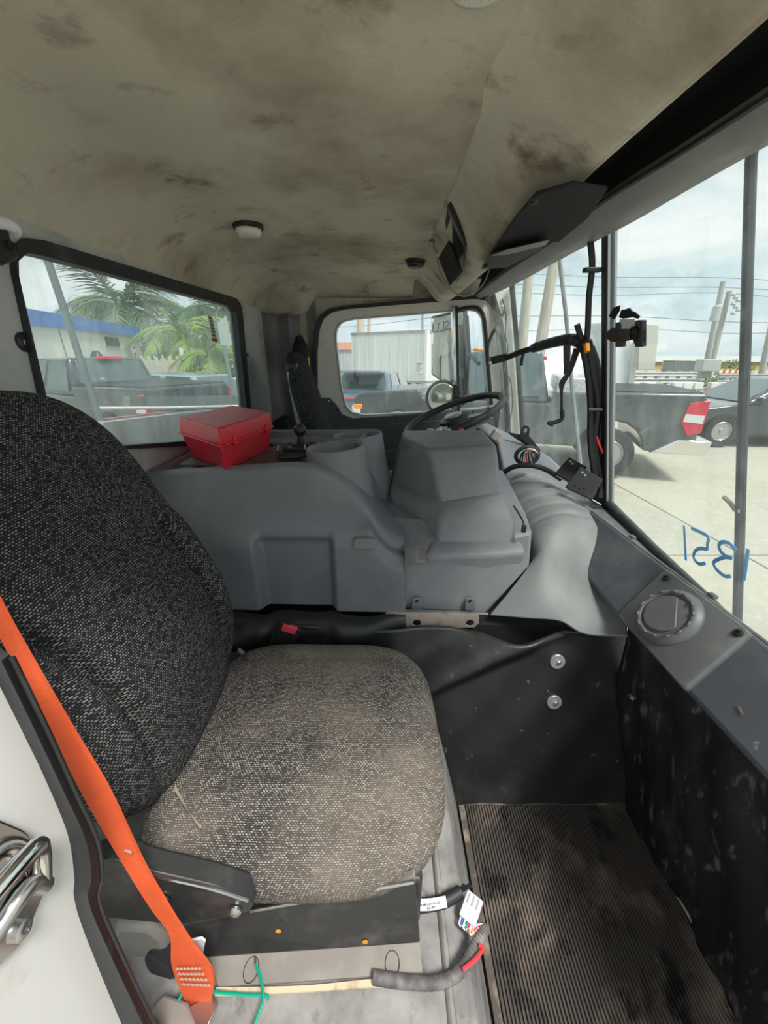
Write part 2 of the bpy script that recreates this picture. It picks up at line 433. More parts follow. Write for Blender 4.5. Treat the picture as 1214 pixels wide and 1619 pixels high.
def pillow(mb, c, au, av, an, hu, hv, hn, p=3.2, edge=.45, disp=None, na=72, nr=22, back=True):
    """a rounded cushion: front face along +an, outline a superellipse hu x hv, half thickness hn"""
    c, au, av, an = V(c), V(au), V(av), V(an)
    rows = []; 
    rs = [k / nr for k in range(1, nr + 1)]
    def outl(w):
        cw, sw = math.cos(w), math.sin(w)
        k = (abs(cw) ** p + abs(sw) ** p) ** (-1 / p)
        return cw * k, sw * k
    def prof(t):      # t 0..1 front centre -> rim ; returns (radius, height 0..1)
        if t < .8: r = t / .8 * (1 - edge * .5); return r, 1 - .25 * (r / (1 - edge * .5)) ** 4
        q = (t - .8) / .2 * math.pi / 2
        return (1 - edge * .5) + edge * .5 * math.sin(q), .75 * math.cos(q)
    vs = []; uvs = []
    def put(r, h, sgn):
        for k in range(na):
            ox, oy = outl(2 * math.pi * k / na)
            uu, vv = ox * r * hu, oy * r * hv
            dz = disp(uu, vv) if (disp and sgn > 0) else 0
            vs.append(c + au * uu + av * vv + an * (h * hn * sgn + dz * (h if h < .75 else 1) )); uvs.append((uu + h * .03, vv + (1 - h) * hn * (1 if oy > 0 else -1)))
    put(.001, 1, 1)
    for t in rs:
        r, h = prof(t); put(r, h, 1)
    for t in reversed(rs[:-1]):
        r, h = prof(t); put(r, h, -1)
    put(.001, 1, -1)
    m = len(vs) // na
    fs = [(i * na + k, i * na + (k + 1) % na, (i + 1) * na + (k + 1) % na, (i + 1) * na + k) for i in range(m - 1) for k in range(na)]
    return mb.add(vs, fs, uvs)
def screw(p, nrm, r, m, parent, name='screw'):
    return MB().lathe(p, nrm, [(r, -.002), (r, .002), (r * .7, r * .45), (r * .35, r * .5), (r * .3, r * .2)], 16).build(name, m, parent)

# ================================================================== THE CAB SHELL
# floor
o = MB().bb(-.72, .80, .02, 2.46, .94, .985).build('floor', 'floor_metal'); struct(o, 'bare dirty metal floor of the truck cab', 'floor')
mb = MB(); xs = []; x0, x1, nr = .232, .712, 62
pit = (x1 - x0) / nr
prof = [(x0, .986)]
for i in range(nr):
    a = x0 + i * pit
    prof += [(a + pit * .12, .997), (a + pit * .30, 1.003), (a + pit * .62, 1.003), (a + pit * .80, .997)]
prof += [(x1, .986)]
mb.prism([(p[0], .06, p[1]) for p in prof], (0, .648, 0))
fm = mb.build('floor_mat', 'floor_mat', smooth=False)
tag(fm, 'worn ribbed dark rubber mat on the passenger footwell floor', 'floor mat')
o = MB().bb(.215, .231, .06, .712, .985, 1.002).build('edge_strip', 'floor_metal', fm); o['label'] = 'rusty metal edge strip'
MB().bb(.225, .715, .7085, .718, .985, 1.004).build('edge_strip', 'floor_metal', fm)

# rear wall with its window
XR = -.66
gq = lambda u, v: (U(u, v, x=XR + .012).y, U(u, v, x=XR + .012).z)
win = round_poly([gq(91, 714), gq(15, 374), gq(379, 478), gq(399, 696)], .06)
to_r = lambda y, z: (XR, y, z)
mb = MB(); ring(mb, [(.16, .99), (.16, 2.52), (2.44, 2.52), (2.44, .99)], win, to_r, (-.04, 0, 0), 160, (1.35, 2.15))
wr = mb.build('wall_rear', 'rear_paint'); struct(wr, 'scuffed grey painted rear wall of the cab', 'wall')
MB().lathe(U(37, 541, x=XR), (1, 0, 0), [(.017, -.005), (.017, .004), (.011, .008), (.007, .006), (.006, -.002)], 20).build('plastic_plug', 'black_plastic', wr)
screw(U(391, 561, x=XR), (1, 0, 0), .009, 'black_plastic', wr, 'plastic_plug')
gq = lambda u, v: (U(u, v, x=XR + .012).y, U(u, v, x=XR + .012).z)
inner = round_poly([gq(94, 712), gq(20, 391), gq(374, 487), gq(394, 690)], .05)
outer = round_poly([gq(88, 716), gq(12, 362), gq(382, 474), gq(402, 700)], .07)
pane_o = round_poly([gq(90, 714), gq(16, 380), gq(378, 480), gq(398, 695)], .06)
w1 = thing('window_1', 'dusty rear cab window looking onto palms and a black pickup', 'window', (XR, 1.35, 1.93)); w1['kind'] = 'structure'
mb = MB(); ring(mb, outer, inner, lambda y, z: (XR + .012, y, z), (-.035, 0, 0), 140, (1.35, 2.15)); mb.build('window_gasket', 'rubber', w1, bevel=.006)
MB().prism([(XR - .012, *p) for p in pane_o], (-.004, 0, 0)).build('pane', 'rear_glass', w1, smooth=False)
# far corner panel between the rear wall and the driver's door
def corner(i, j):
    P = catmull([V((-.664, 2.20, 0)), V((-.655, 2.36, 0)), V((-.615, 2.425, 0)), V((-.565, 2.415, 0)), V((-.53, 2.40, 0)), V((-.505, 2.43, 0)), V((-.44, 2.435, 0)), V((-.385, 2.42, 0))], 8)
    p = P[min(len(P) - 1, int(round(i * (len(P) - 1))))]
    return V((p.x, p.y, lerp(1.0, 2.50, j)))
o = MB().grid(corner, 56, 12).build('wall_corner', 'corner_paint'); struct(o, 'dark grey ribbed corner panel behind the driver seat', 'wall')
MB().lathe(U(408, 592, y=2.34), (.75, -.6, 0), [(.05, -.012), (.05, .003), (.044, .006)], 24, 1, 1.1).build('round_cover', 'black_matt', o)

# far side wall around the driver's door opening
dpx = [(497, 700), (495, 560), (498, 520), (505, 500), (520, 489), (545, 484), (640, 476), (757, 467), (775, 470), (786, 485), (792, 520), (799, 600), (806, 700)]
YD = 2.40
dout = [(U(u, v, y=YD).x, U(u, v, y=YD).z) for u, v in dpx] + [(.80, 1.05), (-.43, 1.05)]
mb = MB(); ring(mb, [(-.72, .98), (-.72, 2.60), (.60, 2.60), (.80, 1.75), (.92, .98)], dout, lambda x, z: (x, YD + .035, z), (0, .05, 0), 160, (.15, 1.9))
o = mb.build('wall_far', 'headliner'); struct(o, 'stained beige side frame around the driver door opening', 'wall')
# the driver's door
gpx = [(529, 530), (532, 515), (541, 507), (560, 503), (640, 497), (712, 491), (745, 488), (758, 491), (765, 500), (770, 560), (776, 630), (774, 643), (765, 646), (660, 653), (575, 657), (555, 653), (545, 642), (538, 610)]
gl = [(U(u, v, y=YD).x, U(u, v, y=YD).z) for u, v in gpx]
dr = thing('door_1', 'driver door with cream window frame and dark grey lower panel', 'door', (.18, YD, 1.05)); dr['kind'] = 'structure'
cg = (.15, 2.13)
dring = polar(dout, 160, cg); dsm = [(cg[0] + (x - cg[0]) * .965, cg[1] + (z - cg[1]) * .965) for x, z in dring]
mb = MB(); ring(mb, dsm, gl, lambda x, z: (x, YD, z), (0, .04, 0), 160, cg); mb.build('door_frame', 'door_cream', dr, bevel=.004)
mb = MB(); ring(mb, [(cg[0] + (x - cg[0]) * 1.005, cg[1] + (z - cg[1]) * 1.005) for x, z in dring], [(cg[0] + (x - cg[0]) * .955, cg[1] + (z - cg[1]) * .955) for x, z in dring], lambda x, z: (x, YD - .012, z), (0, .05, 0), 160, cg)
mb.build('door_seal', 'rubber', dr, bevel=.006)
gl2 = [(cg[0] + (x - cg[0]) * .985, cg[1] + (z - cg[1]) * .985) for x, z in polar(gl, 120, cg)]
mb = MB(); ring(mb, polar(gl, 120, cg), gl2, lambda x, z: (x, YD - .004, z), (0, .05, 0), 120, cg); mb.build('glass_channel', 'washer_grey', dr)
MB().prism([(x, YD + .022, z) for x, z in gl], (0, .004, 0)).build('pane', 'door_glass', dr, smooth=False)
P = lambda u, v, y=YD: U(u, v, y=y)
lp = [(-.405, 1.967), (-.325, 1.967), (-.285, 1.925), (-.255, 1.87), (-.19, 1.845), (.10, 1.865), (.62, 1.905), (.70, 1.925), (.735, 1.06), (-.405, 1.06)]
MB().prism([(x, YD - .014, z) for x, z in lp], (0, .02, 0)).build('lower_panel', 'door_grey', dr, bevel=.004)
MB().prism([(x, YD - .026, z) for x, z in round_poly([(-.29, 1.80), (.45, 1.845), (.67, 1.86), (.67, 1.30), (-.29, 1.30)], .03)], (0, .014, 0)).build('door_card', 'door_grey', dr, bevel=.008)
MB().prism([(x, YD - .05, z) for x, z in round_poly([(-.29, 1.66), (.5, 1.66), (.5, 1.57), (-.29, 1.57)], .03)], (0, .03, 0)).build('door_ledge', 'door_grey', dr, bevel=.012)
for u, v in ((524, 640), (534, 648), (572, 661), (627, 660), (716, 655), (748, 650), (520, 634)):
    screw(U(u, v, y=YD - .014), (0, -1, 0), .006, 'steel' if u == 520 else 'black_plastic', dr)
a, b = P(717, 484), P(721, 650)
MB().hexa([a + V((-.012, -.02, 0)), a + V((.004, -.02, 0)), a + V((.004, .03, 0)), a + V((-.012, .03, 0)), b + V((-.012, -.02, 0)), b + V((.004, -.02, 0)), b + V((.004, .03, 0)), b + V((-.012, .03, 0))]).build('vent_bar', 'chrome', dr)
MB().hexa([a + V((.004, -.018, 0)), a + V((.02, -.018, 0)), a + V((.02, .03, 0)), a + V((.004, .03, 0)), b + V((.004, -.018, 0)), b + V((.02, -.018, 0)), b + V((.02, .03, 0)), b + V((.004, .03, 0))]).build('vent_seal', 'rubber', dr)
MB().tube([P(723, 490, 2.38), P(748, 486, 2.38), P(760, 492, 2.38), P(766, 510, 2.38), P(770, 560, 2.38), P(777, 640, 2.38)], .011, 8, smooth=5).build('vent_gasket', 'rubber', dr)
mb = MB(); p = P(719, 622, 2.37); mb.box(p, (.03, .03, .10)); mb.tube([p + V((0, -.01, -.02)), p + V((.05, -.02, -.02))], .008); mb.sphere(p + V((.055, -.02, -.02)), .014, 8)
mb.build('vent_latch', 'black_plastic', dr, bevel=.003)

# A-pillar at the far front corner
ap = thing('trim_1', 'cream painted front pillar beside the driver door with black seal', 'pillar', P(815, 700, 2.36)); ap['kind'] = 'structure'
mb = MB(); q = [P(779, 462, 2.37), P(808, 452, 2.37), P(827, 720, 2.37), P(806, 720, 2.37)]; mb.prism(q, (.02, .09, 0)); mb.build('pillar_skin', 'door_cream', ap, bevel=.01)
MB().tube([P(809, 450, 2.34), P(815, 520, 2.34), P(822, 620, 2.34), P(829, 740, 2.34)], .014, 10).build('windshield_gasket', 'black_matt', ap)
MB().tube([P(779, 466, 2.35), P(793, 520, 2.35), P(800, 600, 2.35), P(806, 720, 2.35)], .013, 10, smooth=4).build('door_gasket', 'black_matt', ap)
for u, v in ((793, 476), (795, 485), (808, 622)): screw(P(u, v, 2.365), (0, -1, 0), .007, 'steel', ap)

# windshield: two flat panes meeting at a centre post
A_ = U(960, 790, y=1.28); B_ = U(963, 365, y=1.28)
def plane(p, q, r): return (V(p), (V(q) - V(p)).cross(V(r) - V(p)).normalized())
PLN = plane(A_, B_, U(1214, 217, z=2.5)); PLF = plane(A_, B_, U(800, 453, z=2.5))
def on_plane(pl, y, z):
    p, n = pl; return V((p.x - (n.y * (y - p.y) + n.z * (z - p.z)) / n.x, y, z))
NIN = PLN[1] if PLN[1].x < 0 else -PLN[1]
FIN = PLF[1] if PLF[1].x < 0 else -PLF[1]
w2 = thing('window_2', 'streaky two-piece truck windshield with black centre post', 'window', on_plane(PLN, 1.28, 1.66)); w2['kind'] = 'structure'
q = [on_plane(PLN, 1.28, 1.66), on_plane(PLN, 1.28, 2.55), on_plane(PLN, .12, 2.55), on_plane(PLN, .12, 1.66)]
MB().prism(q, -NIN * .005).build('pane', 'windshield_glass', w2, smooth=False)
q = [on_plane(PLF, 1.28, 1.66), on_plane(PLF, 1.28, 2.55), on_plane(PLF, 2.36, 2.55), on_plane(PLF, 2.40, 1.66)]
MB().prism(q, -FIN * .005).build('pane', 'windshield_glass', w2, smooth=False)
a, b = on_plane(PLN, 1.28, 1.60), on_plane(PLN, 1.28, 2.56)
def bar(p, q, wx, wy, m, nm, par, off=V((0, 0, 0)), bevel=.004):
    d = [V((-wx, -wy, 0)), V((wx, -wy, 0)), V((wx, wy, 0)), V((-wx, wy, 0))]
    return MB().hexa([p + k + off for k in d] + [q + k + off for k in d]).build(nm, m, par, bevel=bevel)
bar(a, b, .016, .014, 'black_plastic', 'centre_post', w2)
bar(a, b, .004, .016, 'grey_metal', 'post_trim', w2, V((-.008, 0, 0)), .001)
bar(a, b, .004, .016, 'grey_metal', 'post_trim', w2, V((.011, 0, 0)), .001)
MB().tube([on_plane(PLN, 1.27, 1.715), on_plane(PLN, 1.0, 1.69), on_plane(PLN, .5, 1.66), on_plane(PLN, .12, 1.65)], .016, 10).build('lower_gasket', 'rubber', w2)
MB().tube([on_plane(PLF, 1.29, 1.715), on_plane(PLF, 2.36, 1.69)], .014, 10).build('lower_gasket', 'rubber', w2)
# the number written on the outside of the near pane, read backwards from inside
num = [[(1081, 831), (1082, 850), (1084, 886)],
       [(1092, 835), (1106, 841), (1119, 849), (1118, 860), (1117, 868), (1107, 867), (1099, 871), (1096, 880), (1100, 888), (1107, 892), (1115, 890)],
       [(1163, 870), (1152, 859), (1141, 857), (1136, 863), (1139, 872), (1147, 879), (1157, 883), (1148, 881), (1136, 884), (1128, 889), (1130, 897), (1137, 905), (1146, 911), (1155, 911)],
       [(1182, 868), (1180, 885), (1177, 905), (1175, 917)]]
tn = thing('marker_number', 'blue marker number 1351 written on the windshield, reversed', 'writing', U(1130, 917, pl=PLN))
pl_out = (PLN[0] - NIN * .008, PLN[1])
for st in num:
    pts = catmull([U(u, v, pl=pl_out) for u, v in st], 4); m = len(pts); L = []; R = []
    for i in range(m):
        t = (pts[min(i + 1, m - 1)] - pts[max(i - 1, 0)]).normalized(); s_ = t.cross(NIN).normalized() * (.0042 if st is not num[3] else .0046)
        L.append(pts[i] + s_); R.append(pts[i] - s_)
    MB().loft([[L[i], R[i], R[i] - NIN * .001, L[i] - NIN * .001] for i in range(m)]).build('digit', 'marker_blue', tn, smooth=False)

# headliner
cprof = catmull([V((-.668, 0, 2.415)), V((-.64, 0, 2.462)), V((-.595, 0, 2.505)), V((-.53, 0, 2.543)), V((-.44, 0, 2.560)), V((-.2, 0, 2.564)), V((0, 0, 2.563)), V((.10, 0, 2.561)), V((.155, 0, 2.558))], 10)
dents = [(U(172, 365, z=2.485), .035, .016, .022), (U(372, 462, z=2.47), .03, .012, .018), (U(424, 470, z=2.50), .05, .012, .010), (U(300, 420, z=2.49), .03, .008, .006)]
waves = [(random.uniform(-.6, .1), random.uniform(.4, 2.3), random.uniform(.08, .22), random.uniform(-.004, .004)) for _ in range(26)]
def ceil(i, j):
    p = cprof[int(round(i * (len(cprof) - 1)))].copy(); p.y = lerp(.16, 2.43, j)
    k = sm(2.20, 2.43, p.y); kk = 1 - sm(-.46, -.36, p.x); tgt = lerp(2.500, 2.412, kk); p.z = lerp(p.z, min(p.z, tgt), k * k)
    for c, w1_, w2_, dp in dents:
        q = math.exp(-((p.y - c.y) / w2_) ** 2 - ((p.x - c.x) / w1_) ** 2); p.z += dp * q
    for a_, b_, w, h in waves: p.z += h * math.exp(-((p.x - a_) ** 2 + (p.y - b_) ** 2) / w ** 2)
    return p
o = MB().grid(ceil, 80, 220).build('ceiling', 'headliner', smooth='all'); struct(o, 'sagging beige headliner with brown stains', 'ceiling')
screw(U(590, 455, y=2.36), (0, -1, -.3), .013, 'black_plastic', o, 'plastic_plug')
# unseen roof above it, added to keep sky light from leaking in
o = MB().prism([(-.72, .10, 2.62), (.42, .10, 2.62), (.50, .6, 2.62), (.62, 1.28, 2.62), (.55, 2.5, 2.62), (-.72, 2.5, 2.62)], (0, 0, .04)).build('sky_block_roof', 'white_paint'); struct(o, 'unseen white roof skin over the cab, added to block sky light', 'roof')

# overhead console: slopes down from the headliner towards the windshield
oc = thing('overhead_console', 'beige moulded overhead console hanging above the windshield', 'console', (.3, 1.2, 2.44))
def head(i, j):
    y = lerp(.16, 2.33, j); k = sm(.76, 1.02, y); kk = sm(2.0, 2.36, y)
    pts = [V((.120, y, 2.5615)), V((.155 + .006 * k, y, 2.5585)), V((.185 + .02 * k, y, 2.549 - .022 * k)), V((.215 + .028 * k, y, 2.535 - .047 * k)),
           V((.245 + .02 * k, y, 2.522 - .056 * k)), V((.29, y, 2.500 - .042 * k)), V((.318, y, 2.484 - .028 * k)), V((.333, y, 2.480 - .02 * k)), V((.343, y, 2.490 - .012 * k)), V((.346, y, 2.60))]
    Q = catmull(pts, 5); p = Q[int(round(i * (len(Q) - 1)))]
    p.z += .012 * kk; p.x += .01 * kk
    for a_, b_, w, h in waves[:14]: p.z += .7 * h * math.exp(-((p.x - a_ - .5) ** 2 + (p.y - b_) ** 2) / w ** 2)
    return p
MB().grid(head, 45, 150).build('console_shell', 'headliner', oc, smooth='all')
# radio slot frame with its open flap
fr = [U(710, 321, z=2.553), U(738, 385, y=1.30), U(723, 446, y=1.55), U(702, 385, y=1.58)]
c4 = sum(fr, V()) / 4
nn = (fr[1] - fr[0]).cross(fr[3] - fr[0]).normalized()
if nn.dot(CAM - c4) < 0: nn = -nn
def quadring(P4, k, d, m, nm, par, lift=0):
    c = sum(P4, V()) / 4; mb = MB(); O = [p + nn * lift for p in P4]; I = [c + (p - c) * k + nn * lift for p in P4]
    mb.loft([O, I, [p + d for p in I], [p + d for p in O], O], cap=False); return mb.build(nm, m, par, smooth=False)
quadring(fr, .82, -nn * .02, 'black_plastic', 'slot_frame', oc, .006)
MB().prism([c4 + (p - c4) * .84 - nn * .002 for p in fr], -nn * .004).build('slot_back', 'black_matt', oc, smooth=False)
for k_ in (.35, .62):
    p = lerp(fr[1], fr[3], k_); MB().box(p + nn * .004, (.012, .03, .014)).build('slot_fitting', 'steel', oc, bevel=.003)
fl = [U(709, 379, y=1.42), U(729, 431, y=1.36), U(710, 452, y=1.40), U(692, 408, y=1.46)]
MB().prism(fl, (.008, .004, .004)).build('slot_flap', 'black_plastic', oc, bevel=.003)
pl_ = [U(u, v, z=2.447) for u, v in ((846, 309), (905, 292), (960, 300), (930, 345), (885, 382), (838, 388), (800, 398), (773, 405), (815, 345))]
MB().prism(pl_, (0, 0, .006)).build('shelf_plate', 'black_matt', oc, bevel=.002)
pl_ = [U(u, v, z=2.437) for u, v in ((778, 402), (822, 391), (868, 380), (850, 398), (800, 424), (778, 425), (760, 426), (767, 412))]
MB().prism(pl_, (0, 0, .004)).build('lower_plate', 'black_plastic', oc, bevel=.002)
pl_ = [U(u, v, z=2.43) for u, v in ((778, 405), (800, 396), (868, 380), (862, 388), (802, 403))]
MB().prism(pl_, (0, 0, .002)).build('plate_flange', 'grey_metal', oc)
for u, v in ((843, 318), (768, 420)): screw(U(u, v, z=2.436), (0, 0, -1), .008, 'black_plastic', oc)
screw(U(758, 393, y=1.5), (-.3, -.5, -1), .004, 'steel', oc)
# black sheet standing in for the shade of the open void above the shelf
MB().prism([(.37, .14, 2.585), (.52, .14, 2.585), (.56, 1.28, 2.585), (.56, 2.4, 2.585), (.37, 2.4, 2.585)], (0, 0, .01)).build('void_shade', 'black_matt', oc)
o = MB().tube([U(691, 408, y=1.44), U(697, 432, y=1.42), U(712, 456, y=1.40), U(730, 468, y=1.40), U(748, 464, y=1.42), U(765, 447, y=1.5), U(774, 425, y=1.55)], .0022, 6, smooth=6).build('hanging_wire', 'beige_cloth')
tag(o, 'thin pale wire looping below the overhead console flap', 'wire')

# header trim above the glass
tr = thing('trim_2', 'grey moulded header trim along the top of the windshield', 'trim', (.55, 1.2, 2.49)); tr['kind'] = 'structure'
low = [(1400, 112), (1214, 217), (1075, 297), (975, 357), (880, 408), (800, 453), (763, 470)]
upp = [(1400, 40), (1214, 160), (1080, 245), (955, 322), (875, 383), (800, 432), (752, 468)]
Lw = catmull([U(u, v, z=2.497) for u, v in low], 6); Up = catmull([U(u, v, z=2.505 if v < 400 else 2.497) for u, v in upp], 6)
rings = []
for p, q in zip(Lw, Up):
    mid = (p + q) / 2 + V((0, 0, -.010))
    rings.append([p + V((.03, 0, .004)), p, mid, q, q + V((-.004, 0, .008)), q + V((.0, 0, .018)), p + V((.03, 0, .05))])
MB().loft(rings).build('header_shell', 'dash_grey', tr)
n_ = len(Up); MB().add([q + V((.002, 0, .012)) for q in Up] + [q + V((.03, 0, .10)) for q in Up] + [V((.36, q.y, 2.595)) for q in Up], [(k, k + 1, n_ + k + 1, n_ + k) for k in range(n_ - 1)] + [(n_ + k, n_ + k + 1, 2 * n_ + k + 1, 2 * n_ + k) for k in range(n_ - 1)]).build('header_gap_shade', 'black_matt', tr)  # black sheets close the sky gap and stand in for the recess shade
MB().tube([q + V((-.004, 0, .004)) for q in Up], .004, 6).build('header_edge', 'black_plastic', tr)

# passenger door jamb (near left) with striker and weatherstrip
jb = thing('trim_3', 'white painted passenger door jamb with chrome latch striker', 'door jamb', (-.33, .08, 1.0)); jb['kind'] = 'structure'
o = MB().hexa([V(p) for p in ((-.316, -.12, 1.0), (-.27, -.12, 1.0), (-.27, .03, 1.0), (-.316, .05, 1.0), (-.316, -.12, 1.62), (-.285, -.12, 1.62), (-.285, .05, 1.62), (-.316, .07, 1.62))]).build('jamb_step', 'white_paint', jb, bevel=.02)
ws_l = [(-12, 1050), (40, 1155), (78, 1235), (112, 1320), (122, 1385), (122, 1420), (140, 1480), (196, 1619), (240, 1720)]
ws_m = [(2, 1045), (60, 1165), (100, 1250), (136, 1330), (144, 1390), (140, 1425), (170, 1500), (225, 1619), (270, 1720)]
ws_r = [(8, 1030), (78, 1165), (118, 1255), (152, 1325), (160, 1375), (156, 1425), (190, 1500), (250, 1619), (300, 1720)]
La = catmull([U(u, v, x=-.308) for u, v in ws_l], 6); Mi = catmull([U(u, v, x=-.285) for u, v in ws_m], 6); Ra = catmull([U(u, v, x=-.300) for u, v in ws_r], 6)
MB().loft([[a, lerp(a, b, .5) + V((.006, 0, 0)), b, lerp(b, c, .5) + V((.003, .002, 0)), c, c + V((-.02, .012, 0)), a + V((-.01, 0, 0))] for a, b, c in zip(La, Mi, Ra)]).build('weatherstrip', 'rubber', jb)
jl = [V((-.311, p.y + .004, p.z)) for p in La]; MB().prism([V((-.311, -.10, 2.5)), V((-.311, jl[0].y, 2.5))] + jl + [V((-.311, jl[-1].y, 1.0)), V((-.311, -.10, 1.0))], (-.03, 0, 0)).build('jamb_skin', 'white_paint', jb)
MB().tube([lerp(b, c, .35) + V((.007, 0, 0)) for b, c in zip(Mi, Ra)], .0022, 6).build('weatherstrip_bead', 'black_plastic', jb)
sp = U(12, 1385, x=-.306)
lat = MB().prism([(-.310, sp.y + .8 * y, sp.z + .72 * z) for y, z in round_poly([(-.045, .075), (.012, .085), (.03, .02), (.028, -.07), (-.02, -.095), (-.06, -.06)], .014)], (.006, 0, 0)).build('latch_plate', 'chrome', jb, bevel=.002)
mb = MB(); mb.tube([sp + V((.004, -.04, .01)), sp + V((.014, -.02, .02)), sp + V((.016, .010, .014)), sp + V((.010, .018, -.004)), sp + V((.004, .012, -.04))], .008, 10, smooth=5); mb.build('latch_fork', 'chrome', lat)
mb = MB(); mb.tube([sp + V((.004, -.03, -.025)), sp + V((.010, .0, -.018)), sp + V((.004, .014, -.045))], .007, 10, smooth=5); mb.build('latch_fork', 'steel', lat)
for dy, dz in ((-.005, .045), (-.012, -.052)): screw(sp + V((.004, dy, dz)), (1, 0, 0), .008, 'steel', lat)
# bracket high at the left edge
bk = thing('belt_bracket', 'black bracket with white cap above the left end of the rear window', 'bracket', U(0, 415, x=-.60))
MB().prism([U(u, v, x=-.60) for u, v in ((-40, 345), (12, 352), (22, 385), (33, 410), (10, 420), (-40, 412))], (-.045, 0, 0)).build('bracket_body', 'black_plastic', bk, bevel=.006)
MB().tube([U(-30, 350, x=-.605), U(8, 354, x=-.605), U(22, 362, x=-.605), U(20, 367, x=-.605)], .010, 10, smooth=4).build('bracket_cap', 'label_white', bk)
screw(U(17, 388, x=-.598), (1, 0, 0), .007, 'black_matt', bk)

# ================================================================== FOOTWELL
def firewall(i, j):
    y = lerp(.03, .80, i); z = lerp(.985, 1.60, j)
    return V((.716 - .090 * ((z - .985) / .645) + .006 * math.sin(y * 23 + z * 9) + .004 * math.sin(y * 51 - z * 17), y, z))
o = MB().grid(firewall, 60, 40).build('wall_front', 'firewall_black', solid=.02); struct(o, 'scuffed black vinyl firewall in front of the floor mat', 'wall')
for k in range(7):
    p = V((.698, .655 - .085 * k, 1.012)); MB().tube([p + V((.001, .02, -.012)), p + V((-.004, .008, .004)), p + V((-.002, -.03, .003)), p + V((.0, -.036, -.010))], .003, 6, smooth=4).build('retaining_clip', 'bracket_tan', o)
MB().lathe(U(999, 1102, x=.60), (-1, -.2, 0), [(.008, -.004), (.008, .003), (.003, .006)], 14).build('rivet', 'steel', o)
l0 = U(665, 1118, y=.72); l1 = U(858, 990, y=.84)
ld = V((l1.x - l0.x, 0, l1.z - l0.z)).normalized(); ln = V((-ld.z, 0, ld.x))
def tun_y(x, z):
    y = .706 + .15 * ((z - .985) / .6)
    d = (V((x, 0, z)) - V((l0.x, 0, l0.z))).dot(ln)
    m = sm(-.05, .12, x)
    rid = max(0, 1 - abs(d) / .062); y -= m * .046 * rid * rid * (3 - 2 * rid)
    y += m * .026 * sm(.015, .08, d)
    return y + .0025 * math.sin(x * 37) * math.sin(z * 29)
def tunnel(i, j):
    z = lerp(.985, 1.535 - .03 * sm(.25, .6, i), j); x = lerp(-.64, .735 - .085 * (z - .985) / .6, i)
    return V((x, tun_y(x, z), z))
tw = MB().grid(tunnel, 110, 60).build('wall_tunnel', 'tunnel_black', solid=.015); struct(tw, 'black engine tunnel wall with a diagonal bulge beside the footwell', 'wall')
for u, v in ((881, 1046), (876, 1110)):
    yy = .80
    for _ in range(8): p = U(u, v, y=yy); yy = tun_y(p.x, p.z)
    p = U(u, v, y=yy - .002)
    w = MB().lathe(p, (0, -1, .24), [(.0205, -.004), (.0205, .002), (.019, .0035)], 28).build('large_washer', 'washer_grey', tw)
    MB().lathe(p + V((.002, -.0035, 0)), (0, -1, .24), [(.006, 0), (.006, .004), (.004, .006)], 12).build('rivet_head', 'steel', w)
# soft black roll below the cover edge
def roll(i, j):
    x = lerp(-.50, .06, i); w = 2 * math.pi * j
    st = .012 * sm(-.33, -.30, x) * (1 - sm(-.15, -.11, x))
    r = .046 + .003 * math.sin(x * 40) + .01 * (1 - sm(-.38, -.30, x))
    tp = sm(-.06, .06, x); r *= 1 - .45 * tp
    return V((x, .862 + st + .035 * tp + r * .9 * math.cos(w), 1.492 + st * .5 + .01 * tp + r * math.sin(w)))

# pedestal that carries the seat
pd = thing('seat_pedestal', 'grey vinyl covered step under the passenger seat', 'pedestal', (-.1, .4, .985))
def ped(i, j):
    P = [V((-.62, 0, 1.318)), V((.03, 0, 1.322)), V((.10, 0, 1.318)), V((.128, 0, 1.308)), V((.145, 0, 1.28)), V((.18, 0, 1.13)), V((.212, 0, .986))]
    Q = catmull(P, 8); p = Q[int(round(i * (len(Q) - 1)))].copy()
    p.y = lerp(.08, .715, j); p.z += .004 * math.sin(p.y * 31 + p.x * 12) * sm(.1, -.1, p.x) ; return p
MB().grid(ped, 48, 40).build('vinyl_top', 'pedestal_vinyl', pd, smooth='all', solid=.01)
MB().bb(-.62, .10, .085, .70, .99, 1.30).build('pedestal_core', 'black_matt', pd)

# ================================================================== PASSENGER SEAT
ps = thing('bucket_seat', 'dirty charcoal woven passenger seat nearest the camera', 'seat', (-.15, .55, 1.32))
def cdisp(u, v):
    d = .006 * math.sin(u * 14 + 1) * math.cos(v * 11) - .012 * math.exp(-((u + .02) ** 2 + v * v) / .02)
    d -= .010 * math.exp(-((v - .17) / .012) ** 2) * .5
    return d
mb = MB(); pillow(mb, (-.150, .553, 1.478), (1, 0, 0), (0, 1, 0), V((-.03, 0, 1)).normalized(), .262, .252, .068, 3.6, .42, cdisp)
sc = mb.build('seat_cushion', 'cushion_fabric', ps, smooth='all'); sc['label'] = 'brown dusty seat cushion'
# backrest
up = V((-.34, 0, 1)).normalized(); nf = V((1, 0, .34)).normalized()
def bdisp(u, v):       # u across (y), v up
    d = .030 * math.exp(-((v + .12) / .13) ** 2) * (1 - .35 * abs(u) / .25)
    g = abs(u) - (.140 + .05 * sm(-.1, .2, v)); low = 1 - sm(.02, .12, v)
    d += .026 * low * sm(0, .05, g)
    d -= .024 * low * math.exp(-(g / .010) ** 2)
    d -= .010 * math.exp(-((v - .065 - .18 * max(0, -u)) / .03) ** 2)
    return d
def bcentre(t): return V((-.325, .552, 1.50)) + up * t
mb = MB(); pillow(mb, V((-.482, .552, 1.825)), (0, 1, 0), up, nf, .250, .345, .062, 3.0, .5, bdisp, 132, 60)
sb = mb.build('backrest', 'seat_fabric', ps, smooth='all')
